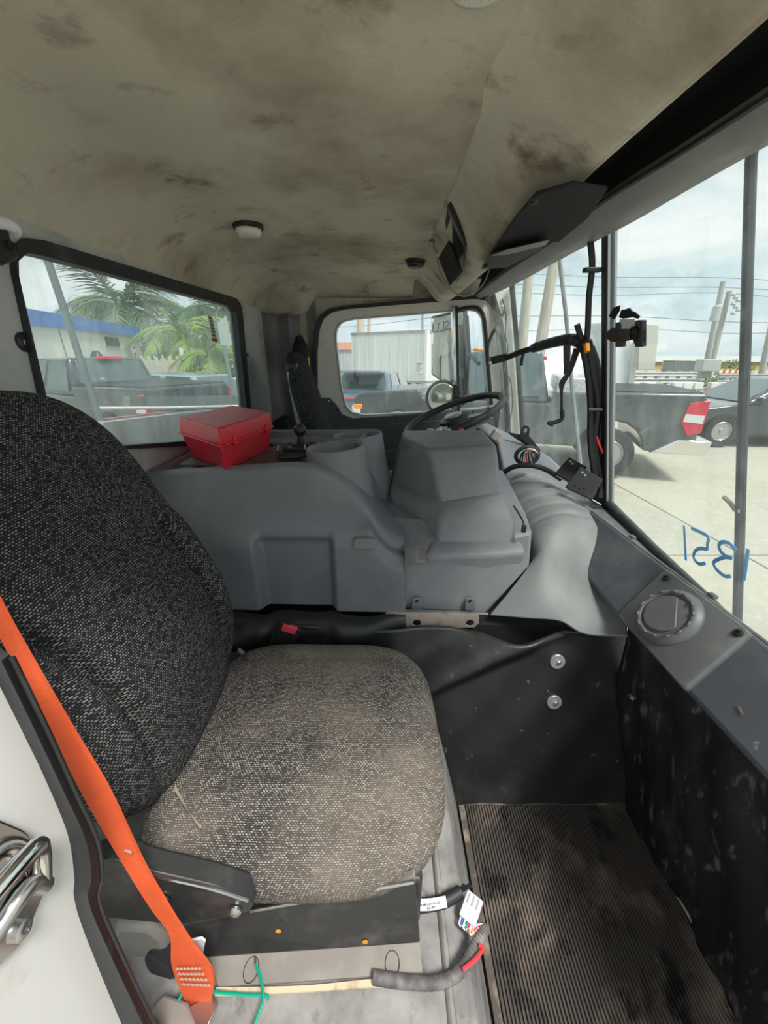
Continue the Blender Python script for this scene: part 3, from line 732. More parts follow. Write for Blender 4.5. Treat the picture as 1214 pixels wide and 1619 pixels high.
# frame, arms and riser under the cushion
MB().bb(-.42, .06, .335, .77, 1.325, 1.45).build('seat_frame', 'riser_black', ps, bevel=.006)
arm = [(135, 1368), (175, 1362), (240, 1382), (330, 1402), (385, 1420), (401, 1433), (394, 1444), (350, 1453), (270, 1463), (165, 1452)]
MB().prism([U(u, v, y=.288) for u, v in arm], (0, .03, 0)).build('side_arm', 'riser_black', ps, bevel=.004)
MB().tube([U(200, 1372, y=.286), U(250, 1386, y=.286), U(330, 1404, y=.286), U(392, 1424, y=.286)], .0022, 6, smooth=4).build('arm_edge', 'steel', ps)
for u, v in ((372, 1438), (257, 1421)): MB().lathe(U(u, v, y=.287), (0, -1, 0), [(.0095, 0), (.0095, .003), (.007, .006), (.004, .007)], 14).build('bolt', 'steel', ps)
rp = [(285, 1462), (395, 1442), (520, 1420), (656, 1396), (664, 1490), (520, 1500), (330, 1514), (290, 1516)]
MB().prism([U(u, v, y=.318) if k < 4 else U(u, v, z=1.333) for k, (u, v) in enumerate(rp)], (0, .012, 0)).build('riser_plate', 'riser_black', ps, bevel=.002)
MB().tube([U(396, 1440, y=.312), U(520, 1418, y=.312), U(655, 1394, y=.312)], .003, 6).build('riser_edge', 'steel', ps)
fl = [U(330, 1512, z=1.333), U(664, 1489, z=1.333), U(668, 1538, z=1.331), U(560, 1545, z=1.331), U(345, 1560, z=1.331)]
MB().prism(fl, (0, 0, -.006)).build('riser_flange', 'riser_flange', ps, bevel=.001)
MB().prism([U(u, v, y=.318) for u, v in ((617, 1402), (656, 1384), (657, 1398), (622, 1412))], (0, .01, 0)).build('corner_bracket', 'riser_flange', ps, bevel=.002)
for u, v in ((440, 1472), (577, 1489)): MB().lathe(U(u, v, y=.305), (0, -1, 0), [(.0045, 0), (.0045, .0008)], 12).build('bolt_hole', 'orange_tip', ps)
for u, v in ((397, 1533), (620, 1523)):
    c = U(u, v, z=1.3325); MB().tube([c + V((.011 * math.cos(w * .314), .014 * math.sin(w * .314), 0)) for w in range(21)], .0007, 5).build('ring_mark', 'riser_black', ps)
MB().prism([U(u, v, y=.33) for u, v in ((222, 1368), (262, 1392), (240, 1400), (212, 1396))], (0, .02, 0)).build('hinge_tab', 'riser_black', ps, bevel=.004)
MB().tube([U(378, 1028, z=1.50), U(394, 1042, z=1.50), U(404, 1040, z=1.515)], .006, 8, smooth=4).build('trim_tube', 'washer_grey', ps)
# yellowed strip, wires and labels on the step
o = MB().ribbon([U(342, 1563, z=1.331), U(480, 1560, z=1.331), U(600, 1549, z=1.331), U(650, 1556, z=1.331)], [U(340, 1576, z=1.331), U(480, 1570, z=1.331), U(600, 1562, z=1.331), U(662, 1567, z=1.331)], (0, 0, .004)).build('trim_strip', 'yellow_strip')
tag(o, 'yellowed peeling strip lying along the seat riser', 'strip')
hs = thing('wire_harness', 'taped grey harness with white plug beside the seat step', 'wire harness', U(680, 1560, z=1.33))
hp = [U(590, 1545, z=1.338), U(640, 1552, z=1.338), U(690, 1553, z=1.338), U(722, 1540, z=1.338), U(742, 1512, z=1.335), U(756, 1488, z=1.33), U(766, 1468, z=1.32)]
MB().tube(catmull(hp, 10), lambda t: .0085 + .0007 * math.sin(t * 190), 10).build('harness_sleeve', 'loom_dusty', hs)
pc = U(745, 1436, z=1.335); M = Matrix.Rotation(math.radians(-35), 3, 'Z') @ Matrix.Rotation(math.radians(20), 3, 'X')
plug = MB().box(pc, (.028, .036, .014), M).build('plug', 'label_white', hs, bevel=.002)
for k in range(3): MB().box(pc + M @ V((-.008 + .008 * k, .009, .0075)), (.003, .014, .002), M).build('plug_slot', 'washer_grey', plug)
for k, m in enumerate(('white_wire', 'blue_wire', 'white_wire', 'green_wire', 'red_wire', 'white_wire', 'yellow_strip')):
    s0 = pc + M @ V((-.011 + .0037 * k, -.017, 0)); MB().tube([s0, s0 + M @ V((.004, -.012, .004)), lerp(s0, hp[-1], .7) + V((.004 * (k % 3 - 1), 0, .004)), hp[-1]], .0014, 5, smooth=4).build('plug_wire', m, hs)
MB().tube([U(757, 1494, z=1.345), U(763, 1500, z=1.345), U(750, 1518, z=1.348), U(731, 1533, z=1.350)], .003, 6, smooth=4).build('red_sleeve', 'red_wire', hs)
hl = thing('labelled_cable', 'braided cable end with white printed tag on the seat step', 'cable', U(690, 1430, z=1.33))
MB().tube([U(655, 1434, z=1.332), U(690, 1428, z=1.334), U(706, 1423, z=1.335), U(728, 1410, z=1.335)], .010, 10, smooth=4).build('braid', 'rubber', hl)
for k in range(5): MB().tube([U(724, 1412, z=1.338), U(733 + 3 * k, 1398 + 2 * (k % 3), z=1.342)], .0022, 5).build('frayed_wire', 'black_plastic', hl)
tg = MB().ribbon([U(656, 1422, z=1.345), U(680, 1421, z=1.346), U(704, 1417, z=1.346)], [U(658, 1441, z=1.340), U(682, 1440, z=1.341), U(707, 1435, z=1.341)], (0, 0, .0015)).build('paper_tag', 'label_white', hl)
def text(body, size, org, xa, ya, m, par, nm='lettering', ext=.0003, align='CENTER'):
    cu = bpy.data.curves.new(nm, 'FONT'); cu.body = body; cu.size = size; cu.extrude = ext; cu.align_x = align; cu.align_y = 'CENTER'; cu.resolution_u = 2
    to = bpy.data.objects.new('tmp', cu); COL.objects.link(to)
    dg = bpy.context.evaluated_depsgraph_get(); me = bpy.data.meshes.new_from_object(to.evaluated_get(dg))
    bpy.data.objects.remove(to)
    xa, ya = V(xa).normalized(), V(ya).normalized(); za = xa.cross(ya)
    R = Matrix((xa, ya, za)).transposed().to_4x4(); me.transform(R)
    me.materials.clear(); me.materials.append(MATS[m]); me.name = nm
    ob = bpy.data.objects.new(nm, me); COL.objects.link(ob)
    org = V(org)
    if par is not None: ob.parent = par; ob.location = org - WORLD[par.name]
    else: ob.location = org
    WORLD[ob.name] = org; return ob
ta, tb = U(658, 1433, z=1.3455), U(704, 1426, z=1.3475)
text('A340-LD1-013-01', .0047, (ta + tb) / 2 + V((0, 0, .0002)), tb - ta, V((.05, 1, .15)), 'ink', hl)
text('RA 001', .0047, (U(660, 1439, z=1.3435) + U(704, 1432, z=1.3455)) / 2 + V((0, 0, .0002)), tb - ta, V((.05, 1, .15)), 'ink', hl)
gw = thing('green_wires', 'loose green wires with bare copper ends near the belt anchor', 'wire', U(380, 1570, z=1.33))
MB().tube([U(404, 1524, z=1.345), U(413, 1550, z=1.345), U(416, 1580, z=1.342), U(408, 1605, z=1.340), U(395, 1640, z=1.338)], .0022, 6, smooth=5).build('wire_strand', 'green_wire', gw)
MB().tube([U(404, 1513, z=1.348), U(404, 1525, z=1.345)], .0015, 5).build('copper_end', 'copper', gw)
MB().tube([U(336, 1568, z=1.342), U(380, 1572, z=1.340), U(420, 1574, z=1.340), U(424, 1580, z=1.338)], .0022, 6, smooth=5).build('wire_strand', 'green_wire', gw)
MB().tube([U(288, 1570, z=1.345), U(281, 1590, z=1.345), U(286, 1625, z=1.34)], .0022, 6, smooth=5).build('wire_strand', 'green_wire', gw)
# seat belt
sbelt = thing('seat_belt', 'bright orange seat belt strap hanging beside the passenger seat', 'seat belt', U(312, 1595, z=1.34))
bl = [(-60, 900, .30), (0, 1010, .285), (75, 1150, .275), (140, 1275, .268), (205, 1385, .262), (240, 1440, .262), (268, 1480, .258), (272, 1530, .254), (296, 1592, .247)]
br_ = [(-30, 900, .31), (25, 1003, .295), (110, 1150, .280), (170, 1250, .272), (225, 1365, .268), (262, 1430, .262), (300, 1490, .256), (336, 1540, .250), (334, 1585, .247)]
MB().ribbon([U(u, v, y=y) for u, v, y in bl], [U(u, v, y=y) for u, v, y in br_], (0, .004, 0), 8).build('strap', 'orange_strap', sbelt)
for k in range(4):
    a = U(278 + 3 * k, 1531 + 8 * k, y=.2465); b = U(318 + 5 * k, 1530 + 9 * k, y=.2445)
    MB().tube([lerp(a, b, t / 14) + V((0, -.001, .0022 * (t % 2))) for t in range(15)], .0010, 5).build('stitching', 'stitch_grey', sbelt)
MB().tube([U(197, 1344, y=.262), U(208, 1348, y=.262)], .0012, 5).build('stitching', 'stitch_grey', sbelt)
MB().prism([U(u, v, z=1.334) for u, v in ((290, 1600), (335, 1575), (345, 1590), (330, 1625), (295, 1640))], (0, 0, .006)).build('anchor_plate', 'steel', sbelt, bevel=.001)
MB().prism([U(u, v, y=.27) for u, v in ((285, 1492), (318, 1485), (324, 1490), (316, 1530))], (0, .003, 0)).build('care_label', 'label_white', sbelt)
rt = thing('belt_retractor', 'grey round retractor housing on the step behind the belt', 'retractor', U(230, 1560, z=1.33))
MB().prism([U(u, v, y=.30) for u, v in ((178, 1468), (235, 1470), (262, 1490), (268, 1540), (250, 1600), (215, 1640), (190, 1600), (175, 1530))], (0, .05, 0)).build('housing', 'riser_flange', rt, bevel=.01)
MB().lathe(U(258, 1535, y=.285), (-.2, -1, .3), [(.030, -.02), (.030, .004), (.022, .006)], 24, .6, 1.2).build('housing_cap', 'rubber', rt)
MB().prism([U(u, v, z=1.336) for u, v in ((240, 1600), (262, 1575), (300, 1590), (318, 1640), (250, 1650))], (0, 0, .012)).build('anchor_cover', 'riser_flange', rt, bevel=.004)
# buckle between cushion and tunnel
bu = thing('belt_buckle', 'black seat belt buckle with a red release button', 'buckle', U(440, 1020, y=.80))
MB().prism([U(u, v, y=.80) for u, v in ((438, 985), (446, 983), (476, 997), (470, 1012), (455, 1025), (440, 1040), (422, 1030))], (0, .02, -.004)).build('buckle_body', 'black_plastic', bu, bevel=.003)
MB().prism([U(u, v, y=.796) for u, v in ((447, 988), (470, 994), (466, 1004), (443, 997))], (0, .01, 0)).build('release_button', 'buckle_red', bu, bevel=.002)
MB().tube([U(425, 1030, y=.80), U(436, 985, y=.80)], .003, 6).build('buckle_edge', 'rubber', bu)
# leaf and debris on the seat
for k, (pts, lab) in enumerate((([(277, 1240), (288, 1262), (300, 1285), (320, 1309), (316, 1312), (305, 1296), (292, 1277), (276, 1252)], 'dry curled leaf lying on the seat cushion near the backrest'),
                                ([(309, 1146), (316, 1143), (320, 1150), (317, 1156), (311, 1152)], 'small brown leaf scrap at the seat crease'))):
    o = MB().prism([U(u, v, z=1.543) for u, v in pts], (0, 0, .004)).build('dry_leaf', 'leaf_brown' if k else 'beige_cloth', bevel=.001); tag(o, lab, 'leaf', 'debris on the seat')
o = MB().tube([U(312, 1157, z=1.545), U(290, 1166, z=1.543), U(270, 1178, z=1.540), U(256, 1196, z=1.537), U(240, 1230, z=1.535)], .0016, 5, smooth=5).build('thin_twig', 'black_plastic'); tag(o, 'thin dark curved twig at the seat crease', 'twig')

# ================================================================== ENGINE COVER
ec = thing('engine_cover', 'grey moulded engine cover between the two seats', 'engine cover', (-.28, 1.2, 1.0))
HX = [(-.66, 1.905), (-.45, 1.918), (-.25, 1.930), (-.19, 1.925), (-.14, 1.905), (-.10, 1.878), (-.06, 1.838), (-.03, 1.796), (-.005, 1.757), (.02, 1.735), (.06, 1.722)]
def HH(x): return (interp(x - .012, HX) + interp(x, HX) + interp(x + .012, HX)) / 3
def cover(i, j):
    x = lerp(-.655, .056, i); H = HH(x); zb = 1.545 - .012 * i
    rec = .030 * sm(-.352, -.325, x) * (1 - sm(-.150, -.128, x))
    zs = min(1.755, H - .05)
    top = .955 + (H - 1.72) * .26
    pts = [(.895 + rec, zb), (.896 + rec, zb + .02), (.898 + rec, zs - .05), (.900 + rec, zs - .018), (.908 + rec * .35, zs), (.922, zs + .02), (lerp(.922, top, .5), lerp(zs + .02, H - .03, .5)), (top, H - .03), (top + .010, H - .010), (top + .03, H - .001), (top + .06, H + .001)]
    tdp = .026 * sm(-.64, -.62, x) * (1 - sm(-.23, -.20, x)); pts[-1] = (top + .045, H - tdp * .3)
    pts += [(top + .06, H - tdp)] + [(lerp(top + .06, 1.40, k / 5), H - tdp) for k in range(1, 6)] + [(1.415, H - tdp * .2), (1.43, H), (1.45, H - .012), (1.462, H - .05), (1.465, 1.3)]
    f = j * (len(pts) - 1); k = min(int(f), len(pts) - 2); t = f - k
    return V((x, lerp(pts[k][0], pts[k + 1][0], t), lerp(pts[k][1], pts[k + 1][1], t)))
MB().grid(cover, 150, 63).build('cover_shell', 'grey_plastic', ec, smooth='all')
mb = MB(); mb.prism([(.056, .898, 1.535), (.056, .900, 1.70), (.056, .955, 1.715), (.056, 1.46, 1.715), (.056, 1.46, 1.3), (.056, .93, 1.3)], (.004, 0, 0)); mb.build('cover_side', 'grey_plastic', ec)
MB().bb(-.64, .66, .90, 1.6, 1.20, 1.485).build('gap_filler', 'black_matt', ec)  # black filler added to stop daylight through the gap under the dash
MB().grid(roll, 70, 20).build('insulation_roll', 'black_plastic', ec, smooth='all')
# moulded lug on the near face
lug = round_poly([(U(u, v, y=.90).x, U(u, v, y=.90).z) for u, v in ((558, 854), (563, 850), (593, 851), (596, 867), (558, 867))], .006)
MB().prism([(x, .892, z) for x, z in lug], (0, .02, 0)).build('cover_lug', 'dash_grey', ec, bevel=.004)
# sunken tray on top
tr_ = [U(u, v, z=1.928) for u, v in ((330, 737), (455, 737), (492, 726), (545, 700), (560, 690), (440, 690), (395, 690), (300, 735))]
tx = [(-.60, 1.09), (-.26, 1.09), (-.24, 1.30), (-.235, 1.385), (-.60, 1.385)]
MB().prism([(x, y, 1.906) for x, y in tx], (0, 0, -.004)).build('tray_floor', 'wood_brown', ec)
MB().bb(-.62, -.10, 1.425, 1.455, 1.90, 1.945).build('tray_back', 'grey_plastic', ec, bevel=.006)
# cup bins moulded into the front of the cover
def cup(cx, cy, zt, r, nm, par):
    mb = MB(); n = 40; rings = []
    def rg(rad, z, off=(0, 0), sl=0):
        return [V((cx + off[0] + rad * math.cos(2 * math.pi * k / n) * (1.0 if math.cos(2 * math.pi * k / n) > 0 else 1.10), cy + off[1] + rad * math.sin(2 * math.pi * k / n), z + sl * math.cos(2 * math.pi * k / n))) for k in range(n)]
    for rad, z, sl in ((r * 1.30, 1.68, 0), (r * 1.18, 1.80, 0), (r * 1.10, 1.88, 0), (r * 1.05, zt - .02, .004), (r * 1.02, zt - .004, .006), (r * .99, zt, .006), (r * .95, zt - .002, .006), (r * .93, zt - .012, .006), (r * .86, zt - .075, 0), (r * .80, zt - .08, 0)):
        rings.append(rg(rad, z, (.02 * (zt - z) / .2, 0), sl))
    mb.loft(rings, cap=False); mb.add(rings[-1], [tuple(range(n))])
    return mb.build(nm, 'grey_plastic', par, smooth='all')
c1 = cup(-.140, 1.125, 1.955, .080, 'cup_bin', ec); c2 = cup(-.085, 1.285, 1.962, .076, 'cup_bin', ec)
MB().lathe((-.135, 1.125, 1.879), (0, 0, 1), [(.062, 0), (.062, .002)], 24).build('bin_liner', 'dirt_brown', c1)
# upright edge panel on the front of the bins
q = [[U(u, v, y=y) for u, v, y in r] for r in (((560, 700, 1.17), (573, 735, 1.16), (583, 770, 1.13), (590, 805, 1.10)), ((575, 686, 1.27), (585, 730, 1.24), (596, 768, 1.2), (602, 812, 1.15)), ((582, 684, 1.34), (590, 735, 1.32), (608, 752, 1.29), (611, 810, 1.2)))]
def patch(ctrl, nu, nv, na=10):
    R = [catmull(r, na) for r in ctrl]; m = len(R[0]); cols = [catmull([r[k] for r in R], na) for k in range(m)]
    return lambda i, j: cols[int(round(i * (m - 1)))][int(round(j * (len(cols[0]) - 1)))]
MB().grid(patch(q, 0, 0), 30, 20).build('bin_front', 'grey_plastic_dust', ec, smooth='all', solid=.006)

# ================================================================== CENTRE CONSOLE (tiered hump)
cc = thing('centre_console', 'tiered grey plastic console cover beside the steering column', 'console', (.23, 1.15, 1.49))
def ringp(*p): return [V(k) for k in p]
MB().loft([ringp((.029, .948, 1.655), (.058, .946, 1.503), (.300, .935, 1.492), (.415, .955, 1.645), (.440, 1.03, 1.722)),
           ringp((.020, 1.05, 1.705), (.058, 1.05, 1.50), (.300, 1.05, 1.49), (.420, 1.05, 1.645), (.445, 1.12, 1.75)),
           ringp((.0, 1.42, 1.80), (.05, 1.42, 1.5), (.31, 1.42, 1.49), (.43, 1.42, 1.66), (.455, 1.42, 1.80))]).build('console_base', 'grey_plastic', cc, bevel=.010, seg=3)
lpq = plane((.029, .948, 1.655), (.020, 1.05, 1.705), (.440, 1.03, 1.722))
lpq = (lpq[0] + V((0, -.001, .0035)), lpq[1])
o = MB().prism([U(u, v, pl=lpq) for u, v in ((624, 889), (674, 889), (700, 860), (700, 838), (660, 820), (616, 818))], (0, 0, -.002)).build('ledge_top', 'grey_plastic_dust', cc); o['label'] = 'ledge with brown dirt'
# third tier
MB().loft([ringp((.112, .962, 1.61), (.290, .960, 1.60), (.396, .968, 1.63), (.415, 1.20, 1.63), (.10, 1.20, 1.63)),
           ringp((.116, .958, 1.672), (.29, .956, 1.678), (.402, .966, 1.682), (.415, 1.20, 1.68), (.11, 1.20, 1.68)),
           ringp((.138, .990, 1.697), (.30, .985, 1.697), (.400, .985, 1.697), (.405, 1.20, 1.71), (.13, 1.20, 1.71))]).build('lower_tier', 'grey_plastic', cc, bevel=.009, seg=3)
MB().loft([ringp((.036, 1.20, 1.70), (.155, 1.000, 1.69), (.386, 1.000, 1.69), (.400, 1.35, 1.69), (.04, 1.36, 1.69)),
           ringp((.022, 1.20, 1.752), (.165, 1.030, 1.752), (.381, 1.030, 1.752), (.395, 1.38, 1.755), (.03, 1.40, 1.755)),
           ringp((.018, 1.21, 1.774), (.176, 1.048, 1.776), (.375, 1.048, 1.776), (.39, 1.39, 1.78), (.025, 1.40, 1.78)),
           ringp((.026, 1.25, 1.795), (.177, 1.085, 1.792), (.355, 1.088, 1.822), (.375, 1.40, 1.84), (.035, 1.41, 1.80))]).build('middle_tier', 'grey_plastic', cc, bevel=.010, seg=3)
MB().loft([ringp((.022, 1.27, 1.775), (.174, 1.080, 1.770), (.357, 1.084, 1.800), (.38, 1.42, 1.80), (.03, 1.43, 1.78)),
           ringp((.050, 1.285, 1.895), (.145, 1.130, 1.900), (.345, 1.135, 1.915), (.366, 1.42, 1.90), (.055, 1.44, 1.89)),
           ringp((.064, 1.298, 1.945), (.130, 1.152, 1.938), (.339, 1.152, 1.953), (.361, 1.41, 1.95), (.070, 1.41, 1.95))]).build('upper_tier', 'grey_plastic', cc, bevel=.012, seg=4)
for u in (659, 743):
    tb_ = MB().prism([U(uu, vv, y=.926) for uu, vv in round_poly([(u - 9, 966), (u - 7, 946), (u + 7, 946), (u + 10, 966)], 4)], (0, .006, 0)).build('mount_tab', 'grey_plastic', cc, bevel=.002)
    MB().lathe(U(u, 950, y=.9255), (0, -1, 0), [(.005, 0), (.005, .0015)], 14, 1.2, .7).build('tab_hole', 'black_matt', tb_)
# tan bracket with holes below the console
tb = thing('mounting_bracket', 'bare tan metal bracket with two holes under the console', 'bracket', U(690, 985, y=.90))
def br2(pts, hole, hr):
    pg = [(U(u, v, y=.89).x, U(u, v, y=.89).z) for u, v in pts]; h = U(*hole, y=.89)
    mb = MB(); ring(mb, pg, [(h.x + hr * math.cos(k * .26), h.z + hr * math.sin(k * .26)) for k in range(24)], lambda x, z: (x, .89, z), (0, .004, 0), 72, (h.x, h.z)); return mb
br2([(609, 968), (700, 970), (700, 993), (640, 993), (612, 986)], (659, 985), .0115).build('bracket_half', 'bracket_tan', tb)
br2([(700, 970), (757, 973), (757, 985), (750, 992), (700, 993)], (743, 985), .0115).build('bracket_half', 'bracket_tan', tb)
MB().ribbon([U(640, 963, y=.915), U(700, 965, y=.912), U(772, 969, y=.908)], [U(640, 967, y=.90), U(700, 970, y=.90), U(772, 972, y=.90)], (0, 0, -.003)).build('bracket_lip', 'steel', tb)

# ================================================================== DASHBOARD
ds = thing('dashboard', 'grey plastic dashboard running along the base of the windshield', 'dashboard', (.6, 1.3, 1.5))
px3 = lambda u, v, y: U(u, v, y=y)
ctrl = [[V((.70, 1.78, 1.715)), V((.63, 1.78, 1.735)), V((.56, 1.78, 1.725)), V((.50, 1.78, 1.68)), V((.475, 1.78, 1.60))],
        [V((.70, 1.50, 1.722)), V((.63, 1.50, 1.742)), V((.55, 1.50, 1.733)), V((.49, 1.50, 1.69)), V((.465, 1.50, 1.60))],
        [V((.69, 1.28, 1.722)), V((.62, 1.27, 1.742)), V((.54, 1.26, 1.733)), V((.475, 1.25, 1.69)), V((.452, 1.25, 1.61))],
        [V((.672, 1.13, 1.712)), V((.61, 1.12, 1.728)), V((.53, 1.10, 1.722)), V((.468, 1.08, 1.68)), V((.446, 1.07, 1.61))],
        [px3(985, 925, .95), px3(935, 905, .98), px3(895, 880, 1.0), px3(862, 872, 1.01), px3(840, 888, 1.0)],
        [px3(990, 965, .85), px3(940, 955, .88), px3(890, 940, .90), px3(850, 930, .92), px3(805, 935, .94)],
        [px3(992, 1005, .775), px3(925, 1001, .80), px3(885, 981, .835), px3(835, 977, .865), px3(774, 972, .905)]]
base = patch(ctrl, 0, 0, 24)
def dashf(i, j):
    p = base(i, j).copy()
    if p.y > 1.05:
        for gy in (1.14, 1.22, 1.30, 1.38, 1.46, 1.54):
            p.z -= .008 * math.exp(-((p.y - gy) / .011) ** 2) * sm(0, .15, i) * (1 - sm(.55, .8, i))
    return p
MB().grid(dashf, 96, 144).build('centre_shell', 'dash_grey', ds, smooth='all', solid=.006)
screw(U(812, 961, y=.915), (0, -1, .3), .006, 'bracket_tan', ds)
# driver's instrument hood
hood = [px3(752, 674, 1.95), px3(768, 667, 2.02), px3(820, 692, 1.92), px3(870, 722, 1.74), px3(897, 747, 1.60), px3(908, 764, 1.50), px3(893, 778, 1.46), px3(845, 775, 1.48), px3(800, 772, 1.50), px3(786, 700, 1.78)]
fr_ = [p + V((.015, -.0, 0)) for p in hood]; bk_ = [p + V((.03, .10, -.14)) for p in hood]
mb = MB(); mb.loft([hood, bk_]); mb.build('instrument_hood', 'grey_plastic', ds, bevel=.012, seg=3)
MB().bb(.42, .78, 1.50, 2.36, 1.45, 1.71).build('driver_dash', 'grey_plastic', ds, bevel=.02)
MB().prism([on_plane(PLN, 1.25, 1.70) + V((-.01, 0, 0)), on_plane(PLN, .9, 1.685) + V((-.01, 0, 0)), V((.695, .9, 1.685)), V((.69, 1.25, 1.70))], (0, 0, -.012)).build('cowl_shelf', 'vent_grey', ds)
MB().prism([on_plane(PLF, 1.25, 1.70) + V((-.01, 0, 0)), on_plane(PLF, 2.36, 1.67) + V((-.01, 0, 0)), V((.60, 2.36, 1.67)), V((.645, 1.25, 1.70))], (0, 0, -.012)).build('cowl_shelf', 'vent_grey', ds)
pm = A_ + V((-.03, .0, -.03)); MB().lathe(pm + V((0, 0, -.03)), (0, 0, 1), [(.030, -.02), (.030, .02), (.024, .035), (.012, .038)], 20).build('post_foot', 'rubber', ds)
# dark slanted panel on the passenger side
T1 = U(932, 805, z=1.722); T2 = U(1214, 1017, z=1.722); L1 = U(1090, 1097, z=1.60)
SPL = plane(T1, T2, L1); SN = SPL[1] if SPL[1].z > 0 else -SPL[1]
slab = ds
pp = [(932, 805), (1214, 1017), (1420, 1172), (1440, 1478), (1214, 1236), (1090, 1100), (978, 978), (908, 890), (901, 862)]
MB().prism([U(u, v, pl=SPL) for u, v in pp], -SN * .035).build('panel_shell', 'slab_grey', slab, bevel=.010, seg=4)
MB().tube([U(934, 806, pl=SPL) + V((.004, 0, -.004)), U(1214, 1016, pl=SPL) + V((.004, 0, -.004)), U(1420, 1171, pl=SPL) + V((.004, 0, -.004))], .0035, 6).build('panel_edge', 'dash_grey', slab)
for u, v in ((993, 850), (1117, 943)): MB().box(U(u, v, pl=SPL) + V((.012, 0, .002)), (.012, .018, .008)).build('edge_clip', 'vent_grey', slab, bevel=.002)
vp = round_poly([(1055, 900), (1193, 1004), (1086, 1096), (978, 974)], 9)
lowp = [U(u, v, pl=SPL) for u, v in vp]; cvp = sum(lowp, V()) / len(lowp)
vpn = MB().loft([[p - SN * .004 for p in lowp], [p + SN * .006 for p in lowp], [cvp + (p - cvp) * .96 + SN * .010 for p in lowp]]).build('vent_plate', 'vent_grey', slab)
for u, v in ((1053, 914), (1167, 1001)): screw(U(u, v, pl=(SPL[0] + SN * .010, SPL[1])), SN, .0085, 'black_plastic', vpn)
vc = U(1056, 975, pl=(SPL[0] + SN * .010, SPL[1])); sdir = (U(1150, 1046, pl=SPL) - U(1050, 971, pl=SPL)).normalized(); tdir = SN.cross(sdir)
vr = abs((U(1102, 975, pl=SPL) - U(1056, 975, pl=SPL)).length)
MB().lathe(vc, SN, [(vr * 1.28, -.004), (vr * 1.20, .004), (vr * 1.12, .010), (vr * 1.04, .014), (vr * .98, .015), (vr * .90, .014), (vr * .88, .004)], 48).build('vent_ring', 'vent_grey', vpn, smooth='all')
MB().lathe(vc, SN, [(vr * .89, .003), (vr * .89, .010), (vr * .80, .012)], 48).build('vent_disc', 'vent_grey', vpn)
mb = MB(); half = []
for k in range(25):
    w = math.radians(-35 + 250 * k / 24); half.append(vc + SN * .0125 + (tdir * math.cos(w + 2.4) + sdir * math.sin(w + 2.4)) * vr * .78)
mb.prism(half, SN * .004); mb.build('vent_blade', 'vent_grey', vpn, bevel=.002)
for k in range(14):
    w = 2 * math.pi * k / 14; d_ = tdir * math.cos(w) + sdir * math.sin(w); e_ = SN.cross(d_)
    M = Matrix((e_, d_, SN)).transposed()
    MB().box(vc + d_ * vr * 1.0 + SN * .015, (vr * .20, vr * .10, .006), M).build('vent_grip', 'vent_grey', vpn, bevel=.0025)
o = MB().prism([U(u, v, pl=(SPL[0] + SN * .002, SPL[1])) for u, v in ((1167, 1115), (1171, 1118), (1176, 1130), (1174, 1131), (1168, 1121))], SN * .001).build('dry_leaf', 'leaf_brown'); tag(o, 'tiny orange brown leaf sliver on the passenger dash panel', 'leaf')
# black plates and cables on the dash top
for pts, y0, lab in (([(900, 722), (928, 738), (911, 766), (877, 748)], 1.36, 'left of two black metal plates on the dash by the windshield'),
                     ([(918, 737), (953, 758), (936, 790), (893, 770)], 1.26, 'right of two black metal plates on the dash by the centre post')):
    pc_ = [U(pts[0][0], pts[0][1], y=y0 + .02), U(pts[1][0], pts[1][1], y=y0 - .03), U(pts[2][0], pts[2][1], y=y0 - .06), U(pts[3][0], pts[3][1], y=y0)]
    n_ = (pc_[1] - pc_[0]).cross(pc_[3] - pc_[0]).normalized(); n_ = n_ if n_.dot(CAM - pc_[0]) > 0 else -n_
    t = thing('metal_plate', lab, 'plate', pc_[2], 'black plates on the dash'); MB().prism(pc_, -n_ * .012).build('plate_face', 'black_plastic', t, bevel=.002)
    for a_, b_ in ((.18, .2), (.22, .35), (.75, .25), (.8, .45), (.72, .6)):
        p = lerp(lerp(pc_[0], pc_[3], a_), lerp(pc_[1], pc_[2], a_), b_); MB().lathe(p, n_, [(.004, 0), (.004, .001)], 10).build('plate_hole', 'washer_grey' if a_ < .3 else 'black_matt', t)
    MB().tube([lerp(pc_[3], pc_[2], .1) - n_ * .014, lerp(pc_[3], pc_[2], .9) - n_ * .014], .004, 6).build('plate_pad', 'yellow_strip', t)
rg = thing('wire_opening', 'black cable opening with wires on top of the dash', 'cable opening', U(838, 735, y=1.50))
rc = U(836, 722, y=1.50); MB().tube([rc + V((.045 * math.cos(k * .3), .02, .035 * math.sin(k * .3))) for k in range(22)], .008, 8).build('opening_rim', 'rubber', rg)
for k in range(7):
    MB().tube([rc + V((-.03 + .01 * k, .01, -.03)), rc + V((-.035 + .006 * k, -.02, .02 + .006 * (k % 3))), rc + V((.01 + .004 * k, -.01, .035 - .004 * k)), rc + V((.03, .02, -.01))], .003, 6, smooth=5).build('opening_wire', 'white_wire' if k in (2, 5) else 'red_wire' if k == 3 else 'black_plastic', rg)
MB().tube([U(795, 748, y=1.50), U(812, 738, y=1.47), U(838, 736, y=1.44), U(862, 742, y=1.42), U(888, 758, y=1.38)], .010, 8, smooth=6).build('opening_loom', 'rubber', rg)
mb_ = thing('dash_mount', 'small black perforated bracket standing on the far dash', 'bracket', U(828, 692, y=1.80))
MB().prism([U(u, v, y=1.80) for u, v in ((805, 683), (838, 690), (855, 712), (830, 700))], (0, .02, -.01)).build('mount_base', 'black_plastic', mb_, bevel=.002)
h = U(831, 681, y=1.79); mb = MB(); pg = [(U(u, v, y=1.79).x, U(u, v, y=1.79).z) for u, v in round_poly([(822, 693), (826, 676), (831, 672), (838, 676), (835, 697)], 4)]
